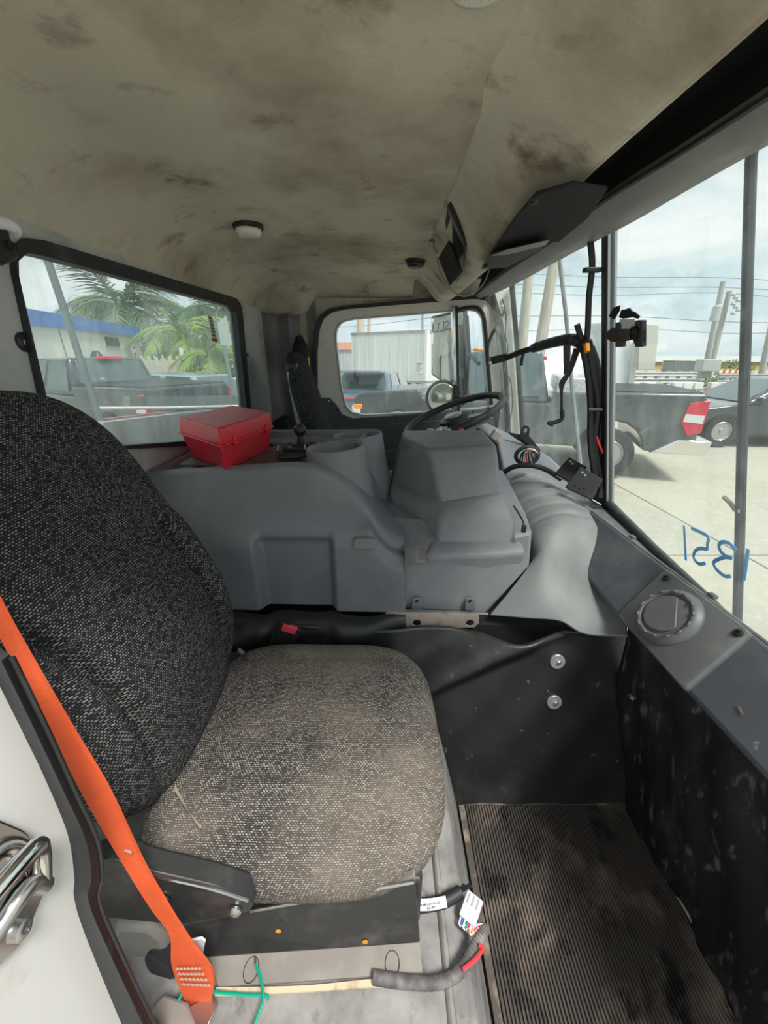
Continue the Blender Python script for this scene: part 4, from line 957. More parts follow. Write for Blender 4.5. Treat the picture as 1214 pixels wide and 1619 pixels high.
ring(mb, pg, [(h.x + .011 * math.cos(k * .35), h.z + .011 * math.sin(k * .35)) for k in range(18)], lambda x, z: (x, 1.79, z), (0, .012, 0), 48, (h.x, h.z)); mb.build('mount_eye', 'black_plastic', mb_)
o = MB().tube([U(812, 800, y=1.06), U(820, 812, y=1.03), U(827, 825, y=1.0), U(828, 836, y=.99)], .0025, 6, smooth=5).build('loose_cable', 'black_plastic'); tag(o, 'short thin black cable with plug lying beside the console', 'cable')
MB().box(U(828, 836, y=.985), (.012, .010, .022)).build('cable_plug', 'black_plastic', o, bevel=.002)

# steering wheel
sw = thing('steering_wheel', 'large black steering wheel behind the console', 'steering wheel', U(716, 660, y=1.85))
wc = U(716, 657, y=1.85); wn = V((-.40, -.06, 1)).normalized(); wa = V((1, 0, .40)).normalized(); wb = wn.cross(wa)
R0 = .232
MB().tube([wc + (wa * math.cos(k * math.pi / 32) + wb * math.sin(k * math.pi / 32)) * R0 for k in range(65)], .0165, 12).build('rim', 'rubber', sw, smooth='all')
MB().lathe(wc - wn * .03, wn, [(.07, -.03), (.075, .0), (.068, .02), (.045, .028), (.01, .03)], 28).build('hub', 'black_plastic', sw)
MB().lathe(wc + wn * .001, wn, [(.042, -.004), (.042, .003), (.036, .006)], 28).build('horn_badge', 'washer_grey', sw)
for a_ in (90, 215, 325):
    d_ = wa * math.cos(math.radians(a_)) + wb * math.sin(math.radians(a_)); e_ = wn.cross(d_)
    MB().loft([[wc - wn * .02 + d_ * r + e_ * w, wc - wn * .02 + d_ * r - e_ * w, wc - wn * .03 + d_ * r - e_ * w, wc - wn * .03 + d_ * r + e_ * w] for r, w in ((.05, .022), (.14, .016), (R0 - .005, .014))]).build('spoke', 'grey_metal', sw)
MB().tube([wc - wn * .05, wc - wn * .55], .035, 14).build('column', 'black_plastic', sw)
sk = thing('driver_switches', 'row of driver knobs and latches behind the console top', 'switches', U(700, 690, y=1.55))
for u, v, m, r in ((680, 681, 'bracket_tan', .018), (707, 681, 'washer_grey', .018), (729, 681, 'buckle_red', .012), (695, 680, 'label_white', .010)):
    p = U(u, v, y=1.55); MB().lathe(p - V((0, 0, .045)), (0, 0, 1), [(r * .6, -.06), (r * .6, .02), (r, .03), (r, .045), (r * .7, .052)], 16).build('knob', m, sk)
MB().box(U(783, 688, y=1.46), (.03, .03, .035), Matrix.Rotation(.5, 3, 'Y')).build('latch_clip', 'bracket_tan', sk, bevel=.004)
MB().bb(.10, .40, 1.50, 1.62, 1.55, 1.885).build('switch_box', 'black_plastic', sk, bevel=.01)

# ================================================================== THINGS ON THE COVER
tb = thing('tool_box', 'red plastic tool box lying on the engine cover', 'tool box', (-.42, 1.12, 1.935))
# base corners (near-left, near-right, far-right, far-left) at the cover top, lid above
tq = [V((-.615, 1.17, 0)), V((-.422, .985, 0)), V((-.372, 1.290, 0)), V((-.565, 1.475, 0))]
tcn_ = sum(tq, V()) / 4
def tr4(k, z): return [tcn_ + (p - tcn_) * k + V((0, 0, z)) for p in tq]
MB().loft([tr4(.86, 1.907), tr4(1.00, 1.982)]).build('box_base', 'red_plastic', tb, bevel=.003)
MB().loft([tr4(1.05, 1.980), tr4(1.05, 1.986)]).build('box_lip', 'red_plastic', tb, bevel=.0015)
ld_ = MB().loft([tr4(1.02, 1.985), tr4(1.00, 2.012), tr4(.965, 2.028)]).build('box_lid', 'red_plastic', tb, bevel=.003)
o = MB().loft([tr4(.955, 2.0275), tr4(.95, 2.0305)]).build('lid_top', 'red_dusty', ld_, bevel=.001); o['label'] = 'dusty scuffed lid top'
tax = (tq[2] - tq[1]).normalized(); tay = V((-tax.y, tax.x, 0))
for t in (.25, .85): MB().box(lerp(tr4(1.045, 1.985)[1], tr4(1.045, 1.985)[2], t), (.008, .022, .024), Matrix((tay, tax, V((0, 0, 1)))).transposed()).build('latch', 'red_plastic', tb, bevel=.002)
bm_ = thing('ball_mount', 'black ball mount on a bolted plate on the engine cover', 'mount', U(474, 712, z=1.937))
bc = U(474, 680, y=1.30); MB().sphere(bc, .0205, 14).build('ball', 'black_plastic', bm_, smooth='all')
MB().lathe(V((bc.x, bc.y, 1.907)), (0, 0, 1), [(.03, 0), (.03, .016), (.012, .022), (.009, .04), (.008, bc.z - 1.912)], 18).build('stem', 'black_plastic', bm_)
MB().prism([(bc.x + x, bc.y + y, 1.907) for x, y in round_poly([(-.05, -.06), (.07, -.06), (.08, .05), (-.05, .05)], .012)], (0, 0, .012)).build('plate', 'black_plastic', bm_, bevel=.002)
for dx, dy in ((-.03, -.04), (.05, -.04), (.055, .03), (-.03, .03)): MB().lathe((bc.x + dx, bc.y + dy, 1.918), (0, 0, 1), [(.008, 0), (.008, .004), (.004, .005)], 10).build('bolt', 'riser_flange', bm_)
cr_ = thing('phone_cradle', 'black spring cradle clip lying in the cover tray', 'cradle', U(462, 728, z=1.937))
p = U(462, 722, z=1.915); M = Matrix.Rotation(math.radians(12), 3, 'Z')
MB().box(p + V((0, 0, .004)), (.075, .055, .006), M).build('cradle_base', 'black_plastic', cr_, bevel=.002)
for sgn in (-1, 1):
    MB().box(p + M @ V((sgn * .04, 0, .014)), (.006, .055, .026), M).build('cradle_jaw', 'black_plastic', cr_, bevel=.002)
    MB().box(p + M @ V((sgn * .04, 0, .029)), (.006, .050, .004), M).build('jaw_pad', 'washer_grey', cr_, bevel=.001)
o = MB().box(U(420, 703, z=1.911), (.05, .02, .006), Matrix.Rotation(.3, 3, 'Z')).build('flat_key', 'black_plastic', bevel=.002); tag(o, 'flat black piece lying on the tray behind the tool box', 'part')

# ================================================================== DRIVER SEAT
dv = thing('bucket_seat', 'dark driver seat backrest beside the far door', 'seat', (-.30, 2.0, 1.3))
up2 = V((-.26, 0, 1)).normalized(); nf2 = V((1, 0, .26)).normalized()
mb = MB(); pillow(mb, V((-.352, 1.98, 1.91)), (0, 1, 0), up2, nf2, .205, .32, .048, 3.0, .5, lambda u, v: .012 * math.exp(-((v + .1) / .1) ** 2), 64, 24)
mb.build('backrest', 'driver_fabric', dv, smooth='all')
def bar2(P0, P1, r, m, nm, par): return MB().tube([P0, P1], r, 10).build(nm, m, par)
MB().loft([[U(u, v, y=1.83) + V(k) for k in ((-.012, -.02, 0), (.012, -.02, 0), (.012, .02, 0), (-.012, .02, 0))] for u, v in ((459, 588), (463, 615), (470, 650), (478, 690))]).build('back_frame', 'grey_metal', dv, bevel=.003)
MB().box(U(462, 590, y=1.84), (.05, .05, .09)).build('recline_cover', 'black_plastic', dv, bevel=.01)
mb = MB(); pillow(mb, (-.09, 1.98, 1.50), (1, 0, 0), (0, 1, 0), (0, 0, 1), .25, .22, .06, 3.4, .45, None, 48, 14); mb.build('seat_cushion', 'driver_fabric', dv, smooth='all')
MB().bb(-.30, .10, 1.80, 2.16, .985, 1.44).build('seat_base', 'black_plastic', dv, bevel=.01)
br3 = thing('belt_guide', 'lumpy black belt guide hanging above the driver seat', 'belt guide', U(475, 575, y=2.30))
mb = MB(); mb.sphere(U(475, 556, y=2.33), (.045, .05, .065), 12); mb.sphere(U(477, 575, y=2.32), (.04, .045, .05), 12); mb.sphere(U(474, 542, y=2.34), (.028, .035, .04), 12); mb.build('guide_body', 'black_matt', br3, smooth='all')
MB().box(U(488, 573, y=2.32), (.012, .01, .05)).build('guide_label', 'yellow_wall', br3, bevel=.002)
o = MB().prism([U(u, v, y=2.2) for u, v in round_poly([(428, 690), (430, 668), (440, 660), (452, 664), (462, 690)], 4)], (0, .12, 0)).build('side_box', 'black_plastic', bevel=.01); tag(o, 'black rounded box on the floor behind the driver seat', 'box')
for u, v in ((0, 0),): o.location.z += 0

# ================================================================== CEILING FITTINGS
def dome(u, v, z, r, lab, lens):
    p = U(u, v, z=z); t = thing('dome_light', lab, 'dome light', p)
    MB().lathe(p + V((0, 0, .006)), (0, 0, -1), [(r, -.004), (r * 1.0, .012), (r * .92, .016), (r * .86, .016)], 32).build('bezel', 'black_plastic', t)
    ls = MB().lathe(p + V((0, 0, .0)), (0, 0, -1), [(r * .86, .004), (r * .84, .018), (r * .72, .026), (r * .5, .029), (.004, .030)], 32).build('lens', lens, t, smooth='all')
    if lens == 'lens':
        for k in range(9):
            x = (-.6 + .15 * k) * r; w = r * .5 * math.sqrt(max(.05, 1 - (x / r / .72) ** 2)); MB().box(p + V((x, 0, -.0285)), (.004, w * 1.6, .003)).build('lens_rib', 'lens', ls, bevel=.001)
dome(392, 357, 2.562, .045, 'round clear dome light on the headliner above the tool box', 'lens')
dome(657, 411, 2.560, .042, 'round dark dome light housing near the overhead console', 'black_plastic')
dome(764, -92, 2.556, .045, 'pale dome light cut by the top edge of the frame', 'lens')
hk = thing('ceiling_hook', 'small rusty hook screwed into the headliner by the console', 'hook', U(685, 384, z=2.555))
p = U(685, 379, z=2.56); MB().lathe(p, (0, 0, -1), [(.016, -.003), (.016, .003), (.006, .006)], 16).build('hook_base', 'dirt_brown', hk)
MB().tube([p, p + V((.002, 0, -.02)), p + V((.010, -.01, -.034)), p + V((.012, -.012, -.042))], .004, 8, smooth=4).build('hook_stem', 'steel', hk)

# ================================================================== CABLES AT THE WINDSHIELD
bn = thing('cable_bundle', 'thick bundle of black cables hanging at the centre of the windshield', 'cable', U(940, 770, y=1.32))
top = (926, 548)
paths = [([(930, 545), (936, 580), (945, 640), (941, 700), (950, 760), (948, 786)], .013, 'black_plastic'),
         ([(922, 550), (930, 590), (934, 640), (934, 700), (940, 760), (930, 790)], .012, 'rubber'),
         ([(934, 548), (944, 580), (949, 640), (950, 700), (957, 750), (950, 785)], .011, 'black_plastic'),
         ([(926, 560), (940, 620), (944, 680), (955, 730), (955, 770)], .008, 'rubber'),
         ([(930, 560), (933, 630), (934, 690), (939, 740), (944, 775)], .007, 'black_plastic')]
for P_, r, m in paths: MB().tube([U(u, v, y=1.33 - .01 * k) for k, (u, v) in enumerate(P_)], r, 8, smooth=6).build('cable', m, bn)
MB().tube([U(943, 690, y=1.29), U(947, 702, y=1.28), U(953, 716, y=1.28)], .004, 6, smooth=4).build('red_cable', 'red_wire', bn)
MB().tube([U(u, 648, y=1.275) for u in (930, 940, 952)], .005, 6).build('cable_tie', 'black_plastic', bn)
MB().tube([U(933, 380, y=1.30), U(936, 420, y=1.30), U(931, 470, y=1.31), U(929, 520, y=1.32), U(926, 548, y=1.33)], .009, 8, smooth=6).build('riser_cable', 'rubber', bn)
MB().box(U(936, 427, y=1.29), (.05, .02, .012)).build('cable_clip', 'black_plastic', bn, bevel=.003)
MB().tube([U(912, 513, y=1.33), U(917, 530, y=1.33), U(926, 546, y=1.33)], .009, 8).build('cut_hose', 'rubber', bn)
MB().tube([U(927, 544, y=1.30), U(928, 556, y=1.29)], .009, 8).build('fuse_cap', 'orange_tip', bn)
MB().lathe(U(926, 546, y=1.32), (0, -1, 0), [(.022, -.02), (.024, .0), (.016, .012)], 10).build('knot', 'black_plastic', bn)
hc = thing('hanging_connector', 'corrugated black loom ending in a flat connector near the steering wheel', 'wire loom', U(778, 570, y=1.60))
lm = catmull([U(925, 545, y=1.33), U(905, 537, y=1.36), U(880, 540, y=1.42), U(850, 548, y=1.50), U(842, 551, y=1.52)], 16)
MB().tube(lm, lambda t: .019 - .004 * t + .0012 * math.sin(t * 180), 10).build('corrugated_sleeve', 'rubber', hc)
MB().tube([U(845, 550, y=1.51), U(825, 556, y=1.56), U(800, 566, y=1.62)], .011, 8, smooth=4).build('loom_tail', 'black_plastic', hc)
a, b = U(800, 565, y=1.62), U(775, 571, y=1.66); d_ = (b - a).normalized()
MB().loft([[p + V(k) for k in ((0, -.01, -.014), (0, -.01, .014), (0, .03, .014), (0, .03, -.014))] for p in (a, b)]).build('connector', 'black_plastic', hc, bevel=.003)
MB().box(b + V((-.002, -.012, -.006)), (.008, .008, .010)).build('connector_pin', 'steel', hc)
MB().tube([U(828, 557, y=1.55), U(825, 568, y=1.55), U(824, 578, y=1.55)], .006, 6).build('loom_stub', 'rubber', hc)
hd = thing('dangling_lead', 'black lead dangling from the loom with a hooked plug end', 'cable', U(866, 675, y=1.40))
MB().ribbon([U(908, 550, y=1.36), U(898, 585, y=1.37), U(885, 605, y=1.38), U(886, 620, y=1.38), U(887, 650, y=1.38)], [U(918, 552, y=1.36), U(906, 585, y=1.37), U(893, 607, y=1.38), U(890, 622, y=1.38), U(890, 650, y=1.38)], (0, .006, 0)).build('lead', 'black_plastic', hd)
MB().tube([U(888, 648, y=1.38), U(889, 658, y=1.38), U(885, 665, y=1.38), U(872, 669, y=1.38)], .008, 8, smooth=5).build('lead_elbow', 'black_plastic', hd)
MB().box(U(870, 670, y=1.38), (.022, .014, .014), Matrix.Rotation(.4, 3, 'Y')).build('lead_plug', 'black_plastic', hd, bevel=.003)
MB().prism([U(u, v, y=1.40) for u, v in ((892, 546), (902, 546), (900, 585), (892, 592))], (0, .008, 0)).build('tape_flag', 'black_plastic', hd)
pin = (PLN[0] + NIN * .022, PLN[1])
pm_ = thing('post_bracket', 'black bracket with torn tape clamped on the centre post', 'bracket', U(985, 545, pl=pin))
MB().prism([U(u, v, pl=pin) for u, v in round_poly([(958, 525), (966, 518), (985, 521), (1000, 517), (1014, 519), (1014, 546), (1002, 546), (1000, 538), (985, 540), (966, 541), (958, 536)], 3)], -NIN * .012).build('bracket_arm', 'black_plastic', pm_, bevel=.003)
MB().prism([U(u, v, pl=pin) for u, v in ((972, 510), (983, 510), (983, 549), (972, 549))], -NIN * .012).build('bracket_plate', 'black_plastic', pm_, bevel=.002)
MB().prism([U(u, v, pl=pin) for u, v in ((1003, 507), (1014, 507), (1014, 549), (1003, 549))], -NIN * .012).build('bracket_plate', 'black_plastic', pm_, bevel=.002)
MB().lathe(U(1003, 526, pl=pin), NIN, [(.016, 0), (.016, .006), (.011, .008), (.010, .003), (.006, .004)], 18).build('bracket_bolt', 'black_plastic', pm_)
MB().prism([U(u, v, pl=pin) for u, v in ((978, 502), (982, 490), (988, 489), (994, 487), (998, 492), (1003, 494), (1010, 500), (1008, 504), (1000, 502), (985, 504))], -NIN * .003).build('torn_tape', 'black_matt', pm_)
MB().prism([U(u, v, pl=pin) for u, v in ((962, 500), (970, 486), (979, 483), (978, 492), (970, 505))], -NIN * .003).build('torn_tape', 'black_matt', pm_)
MB().prism([U(u, v, pl=pin) for u, v in ((979, 505), (1003, 504), (1003, 520), (980, 520))], -NIN * .002).build('white_card', 'label_white', pm_)
pw = thing('pillar_wires', 'thin black wires and hose running down the far front pillar', 'wire', P(800, 690, 2.30))
MB().tube([P(794, 472, 2.33), P(800, 500, 2.33), P(799, 530, 2.32), P(803, 552, 2.32), P(800, 575, 2.32), P(797, 588, 2.3), P(806, 600, 2.33), P(810, 640, 2.33), P(800, 690, 2.33)], .003, 6, smooth=6).build('thin_wire', 'black_plastic', pw)
MB().tube([P(797, 492, 2.30), P(785, 515, 2.28), P(773, 540, 2.28), P(771, 560, 2.28), P(773, 570, 2.28)], .008, 8, smooth=6).build('grab_hose', 'rubber', pw)

# wiper arms outside the glass
def outp(u, v, pl, nin, d): return U(u, v, pl=(pl[0] - nin * d, pl[1]))
wp = thing('wiper_arm', 'black wiper arm hanging outside the near windshield pane', 'wiper', outp(1168, 970, PLN, NIN, .05))
MB().tube([outp(1190, 232, PLN, NIN, .05), outp(1187, 255, PLN, NIN, .05), outp(1182, 420, PLN, NIN, .05), outp(1178, 560, PLN, NIN, .045), outp(1173, 700, PLN, NIN, .04), outp(1169, 860, PLN, NIN, .03), outp(1165, 990, PLN, NIN, .03)], .0085, 8).build('arm', 'rubber', wp)
MB().tube([outp(1145, 786, PLN, NIN, .03), outp(1155, 795, PLN, NIN, .03), outp(1163, 806, PLN, NIN, .03), outp(1171, 808, PLN, NIN, .03)], .005, 6, smooth=4).build('arm_hook', 'bracket_tan', wp)
wp = thing('wiper_arm', 'thin grey wiper arm hanging outside the far windshield pane', 'wiper', outp(920, 700, PLF, FIN, .05))
MB().tube([outp(884, 405, PLF, FIN, .05), outp(895, 500, PLF, FIN, .05), outp(905, 620, PLF, FIN, .04), outp(918, 740, PLF, FIN, .03)], .008, 8).build('arm', 'grey_metal', wp)

# ================================================================== OUTDOORS
def setw(o, loc, yaw): o.location = V(loc); o.rotation_euler = (0, 0, yaw); WORLD[o.name] = V(loc)
g = MB().prism([(-90, -40, GZ - .05), (90, -40, GZ - .05), (90, 120, GZ - .05), (-90, 120, GZ - .05)], (0, 0, .03)).build('ground', 'joint'); struct(g, 'dusty lot ground around the truck', 'ground')
sl_me = None
for ix in range(-3, 5):
    for iy in range(-1, 5):
        if sl_me is None:
            s0 = MB().box((0, 0, 0), (5.18, 5.18, .02)).build('concrete_slab', 'concrete', g, bevel=.01); sl_me = s0
            q = s0
        else:
            q = sl_me.copy(); COL.objects.link(q)
        q.parent = g; q.location = V((ix * 5.2 + 1.2, iy * 5.2 + 1.0, GZ - .02)) - WORLD[g.name]
o = MB().prism([(-90, 27.0, GZ - .03), (90, 27.0, GZ - .03), (90, 119, GZ - .03), (-90, 119, GZ - .03)], (0, 0, .03)).build('road_ground', 'asphalt_far', g)

def wheel(mb_t, mb_r, x, y, r, w, side):
    mb_t.lathe((x, y, r), (0, side, 0), [(r * .62, -w / 2), (r * .94, -w / 2), (r, -w * .3), (r, w * .3), (r * .94, w / 2), (r * .64, w / 2), (r * .62, w * .3)], 28)
    mb_r.lathe((x, y + side * w * .30, r), (0, side, 0), [(r * .63, -.02), (r * .63, .03), (r * .56, .05), (r * .5, .015), (r * .16, .02), (r * .12, .05)], 28)
def arch(cx, r, z0, n=8):          # points of a wheel arch from rear to front, at sill height z0
    return [(cx - r * math.cos(math.pi * k / n), z0 + r * .92 * math.sin(math.pi * k / n)) for k in range(n + 1)]
def vehicle(name, label, kind, paint, loc, yaw, group, S_=1.0, extras=None, hd=0):
    """front faces +x, built round the local origin on the ground"""
    t = thing(name, label, 'pickup' if kind == 'pickup' else 'car', (0, 0, 0), group)
    if kind == 'pickup':
        L0, L1, w, sill, belt, roof, wr_, wx = -2.95, 2.90, .99, .50, 1.18, 1.93, .41, (-1.75, 1.95)
        top = [(2.90, .62), (2.88, 1.05), (2.75, 1.17), (1.55, 1.26), (1.45, 1.22), (-.75, 1.20), (-.78, 1.40), (-2.93, 1.42), (-2.95, .72)]
        gh = [(1.45, 1.20), (.70, 1.90 + hd), (-.50, 1.92 + hd), (-.72, 1.20)]; bev = .05
        top = [(x, z + (hd if x > 1.5 and z > 1 else 0)) for x, z in top]
    elif kind == 'suv':
        L0, L1, w, sill, belt, roof, wr_, wx = -2.35, 2.35, .95, .38, 1.05, 1.68, .36, (-1.40, 1.42)
        top = [(2.35, .45), (2.32, .80), (2.15, .95), (1.05, 1.08), (-2.20, 1.08), (-2.35, .98), (-2.32, .45)]
        gh = [(1.05, 1.05), (.30, 1.62), (-1.75, 1.66), (-2.20, 1.06)]; bev = .07
    else:
        L0, L1, w, sill, belt, roof, wr_, wx = -2.4, 2.4, .93, .28, .92, 1.42, .345, (-1.45, 1.45)
        top = [(2.40, .35), (2.38, .62), (2.15, .78), (1.10, .93), (-1.55, .96), (-2.32, .92), (-2.40, .80), (-2.36, .35)]
        gh = [(1.15, .90), (.25, 1.38), (-.95, 1.41), (-1.75, .94)]; bev = .07
    bot = []
    for cx in sorted(wx): bot += arch(cx, wr_ * 1.22, sill)
    poly = [(L0 + .1, sill)] + bot + [(L1 - .05, sill)] + top
    body = MB().prism([(x, -w, z) for x, z in poly], (0, 2 * w, 0)).build('body', paint, t, bevel=bev, seg=3)
    # greenhouse
    n = len(gh); ins = .17
    lowr = [V((x, -w + .05, z)) for x, z in (gh[0], gh[3])] + [V((x, w - .05, z)) for x, z in (gh[3], gh[0])]
    topr = [V((x, -w + ins + .05, z)) for x, z in (gh[1], gh[2])] + [V((x, w - ins - .05, z)) for x, z in (gh[2], gh[1])]
    MB().hexa(lowr + topr).build('cabin', paint, t, bevel=.06, seg=3)
    mid = (topr[0] + topr[1]) / 2
    def pane(quad, nm, k=.86):
        c = sum(quad, V()) / 4; nn_ = (quad[1] - quad[0]).cross(quad[3] - quad[0]).normalized()
        if nn_.dot(c - V((0, 0, 1))) < 0: nn_ = -nn_
        MB().prism([c + (p - c) * k + nn_ * .004 for p in quad], nn_ * .010).build(nm, 'car_glass', t, bevel=.004)
    for sA, sB in ((0, 1), (3, 2)):
        a0, b0, a1, b1 = lowr[sA], lowr[sB], topr[sA], topr[sB]
        m0, m1 = lerp(a0, b0, .52), lerp(a1, b1, .48)
        pane([a0 + V((-.18, 0, .06)), m0 + V((.03, 0, .06)), m1 + V((.03, 0, 0)), a1], 'side_window', .88)
        pane([m0 + V((-.03, 0, .06)), b0 + V((.10, 0, .06)), b1, m1 + V((-.03, 0, 0))], 'side_window', .88)
    pane([lowr[0], lowr[3], topr[3], topr[0]], 'windscreen'); pane([lowr[1], lowr[2], topr[2], topr[1]], 'rear_window', .84)
    for x in wx:
        for sd in (-1, 1):
            a_, b_ = MB(), MB(); wheel(a_, b_, x, sd * (w - .10), wr_, .26, sd); ty = a_.build('tyre', 'tyre', t); b_.build('rim', 'rim', ty)
    for sd in (-1, 1):
        MB().box((.95 if kind != 'pickup' else 1.05, sd * (w + .10), belt + .06), (.12, .20, .16)).build('door_mirror', paint, t, bevel=.03)
        if kind == 'pickup':
            tl = MB().prism([(x, sd * (w - .02), z) for x, z in ((-2.97, 1.33), (-2.72, 1.28), (-2.66, 1.0), (-2.80, .78), (-2.97, .84))], (0, sd * .035, 0)).build('tail_light', 'tail_red', t, bevel=.01)
            MB().prism([(x, sd * (w + .012), z) for x, z in ((-2.95, 1.10), (-2.70, 1.12), (-2.69, 1.0), (-2.95, .98))], (0, sd * .008, 0)).build('reverse_lens', 'tail_clear', tl)
        else:
            MB().bb(L0 - .01, L0 + .10, sd * .45, sd * (w - .03), belt - .14, belt - .04).build('tail_light', 'tail_red', t, bevel=.01)
        MB().bb(L1 - .18, L1 + .012, sd * .55, sd * (w + .008), belt - .32, belt - .14).build('head_light', 'tail_clear', t, bevel=.02)
    if kind == 'pickup':
        MB().hexa([V(p) for p in ((-3.12, -w - .02, .48), (-2.35, -w - .02, .48), (-2.35, w + .02, .48), (-3.12, w + .02, .48), (-3.16, -w - .02, .72), (-2.70, -w - .02, .72), (-2.70, w + .02, .72), (-3.16, w + .02, .72))]).build('rear_bumper', 'chrome', t, bevel=.03)
        MB().bb(2.80, 3.02, -w, w, .45, .75).build('front_bumper', 'chrome', t, bevel=.05)
        MB().bb(-2.88, -.82, -w + .08, w - .08, 1.30, 1.445).build('bed_liner', 'black_plastic', t, bevel=.02)
        MB().bb(-.62, -.52, -.25, .25, 1.88, 1.945).build('brake_lamp', 'tail_red', t, bevel=.015)
    for sd in (-1, 1):
        for dx in ((.15,) if kind == 'pickup' else (.2, -.7)): MB().box((dx, sd * (w + .012), belt - .12), (.18, .025, .035)).build('door_handle', 'chrome' if kind == 'pickup' else paint, t, bevel=.008)
    if extras: extras(t, w)
    t.location = loc; t.rotation_euler = (0, 0, yaw); t.scale = (S_, S_, S_)
    return t
def ypos(u, v, y): p = U(u, v, y=y); return p
# grey pickup seen through the windshield, tail to the right
def toolbox(t, w):
    for k in range(5): MB().box((.62, -.5 + .25 * k, 2.06), (.12, .09, .05)).build('cab_lamp', 'amber', t, bevel=.015)
    for sd in (-1, 1): MB().box((2.78, sd * (w - .02), 1.02), (.20, .06, .11)).build('side_marker', 'amber', t, bevel=.02)
    bx = MB().bb(-1.32, -.80, -w + .02, w - .02, 1.30, 1.62).build('bed_tool_box', 'diamond_plate', t, bevel=.03)
    for sd in (-1, 1): MB().lathe((-1.05, sd * (w - .02), 1.47), (0, sd, 0), [(.05, 0), (.05, .012), (.03, .014)], 16).build('box_lock', 'steel', bx)
    MB().tube([(-1.5, -w - .02, 1.45), (-1.15, -w - .12, 1.46), (-1.0, -w - .14, 1.2), (-.98, -w - .10, .6)], .035, 8, smooth=5).build('side_pipe', 'grey_metal', t)
tailp = U(1119, 640, y=6.0)
yaw = math.radians(180 - 19)
d_ = V((math.cos(yaw), math.sin(yaw), 0)); s_ = V((-math.sin(yaw), math.cos(yaw), 0))
org = tailp + d_ * 2.95 - s_ * (.99); org.z = GZ
vehicle('pickup_truck', 'long blue grey pickup with diamond plate tool box, parked ahead of the cab', 'pickup', 'car_grey', org, yaw, None, 1.0, toolbox, .12)
# dark sedan at the right edge
p = U(1148, 668, y=8.8); yaw = math.radians(180 - 5); d_ = V((math.cos(yaw), math.sin(yaw), 0)); s_ = V((-math.sin(yaw), math.cos(yaw), 0))
org = p - d_ * 1.45 - s_ * (-.93); org = p - d_ * 1.45 - s_ * .93 + V((0, 0, 0)); org.z = GZ
vehicle('parked_car', 'dark low sedan parked behind the grey pickup tail', 'sedan', 'car_dark', org, yaw, None, 1.06)
# black pickup seen through the rear window
yaw = math.radians(180 - 26); d_ = V((math.cos(yaw), math.sin(yaw), 0)); s_ = V((-math.sin(yaw), math.cos(yaw), 0))
org = V((-6.2, 8.0, GZ)) + d_ * .72 - s_ * .95
def fin(t, w): MB().hexa([V(p) for p in ((-.30, -.09, 1.91), (.05, -.06, 1.91), (.05, .06, 1.91), (-.30, .09, 1.91), (-.22, -.03, 2.06), (-.06, -.03, 2.06), (-.06, .03, 2.06), (-.22, .03, 2.06))]).build('roof_fin', 'car_black', t, bevel=.02)
vehicle('pickup_truck', 'black crew cab pickup with red brake lamp, behind the rear window', 'pickup', 'car_black', org, yaw, None, 1.0, fin)
# steel blue suv behind it
p = U(566, 628, y=10.4); yaw = math.radians(78); org = V((p.x, p.y, GZ)) + V((math.cos(yaw), math.sin(yaw), 0)) * 2.35
def bar_l(t, w): MB().bb(-2.37, -2.33, -.55, .55, .93, .98).build('light_bar', 'tail_red', t, bevel=.01); MB().bb(-2.30, -1.75, -.62, .62, 1.66, 1.72).build('roof_spoiler', 'car_steelblue', t, bevel=.02)
vehicle('parked_suv', 'steel blue suv with red rear light bar, in the driver window', 'suv', 'car_steelblue', org, yaw, None, .93, bar_l)
# cars beyond the rear window
p = U(245, 612, y=12.5); vehicle('parked_car', 'white small car near the fence, in the rear window', 'sedan', 'car_white', (-7.9, 13.3, GZ), math.radians(-20), 'cars behind the black pickup')
p = U(318, 612, y=11.5); vehicle('parked_car', 'silver suv with pale hood, in the rear window', 'suv', 'car_silver', (-4.75, 10.7, GZ), math.radians(-20), 'cars behind the black pickup', .92)
p = U(385, 600, y=14.5); vehicle('parked_car', 'white suv at the right edge of the rear window', 'suv', 'car_white', (p.x + .3, p.y + 2, GZ), math.radians(-80), 'cars behind the black pickup')

# white box trailer and the building behind it
t = thing('box_trailer', 'white streaked box trailer outside the driver window', 'trailer', (0, 0, 0))
c0 = U(557, 600, y=21); c1 = U(673, 605, y=18.5); z0, z1 = c0.z + .05, U(557, 527, y=21).z
c0 = V((c0.x, c0.y, 0)); c1 = V((c1.x, c1.y, 0)); ax = (c1 - c0).normalized(); bk = V((-ax.y, ax.x, 0)); bk = bk if bk.y > 0 else -bk
def quadbox(a, b, d, za, zb): return MB().hexa([V((p.x, p.y, za)) for p in (a, b, b + d, a + d)] + [V((p.x, p.y, zb)) for p in (a, b, b + d, a + d)])
quadbox(c0, c1, bk * 2.4, z0, z1).build('box_body', 'trailer_white', t)
quadbox(c0 - bk * .02 - ax * .02, c1 - bk * .02 + ax * .02, bk * 2.44, z1 - .10, z1 + .02).build('top_rail', 'galvanised', t)
quadbox(c1 - ax * .14 - bk * .03, c1 + ax * .03 - bk * .03, bk * .2, z0, z1).build('corner_post', 'far_white', t, bevel=.03)
quadbox(c0 - bk * .02, c1 - bk * .02, bk * 2.44, z0 - .10, z0).build('bottom_rail', 'galvanised', t)
for k in range(1, 9):
    a_ = lerp(c0, c1, k / 9); quadbox(a_ - bk * .012 - ax * .015, a_ - bk * .012 + ax * .015, bk * .02, z0, z1 - .1).build('side_seam', 'trailer_white', t)
quadbox(lerp(c0, c1, .15) + bk * .2, lerp(c0, c1, .95) + bk * .2, bk * 2.0, GZ + .45, z0 - .1).build('chassis', 'black_matt', t)
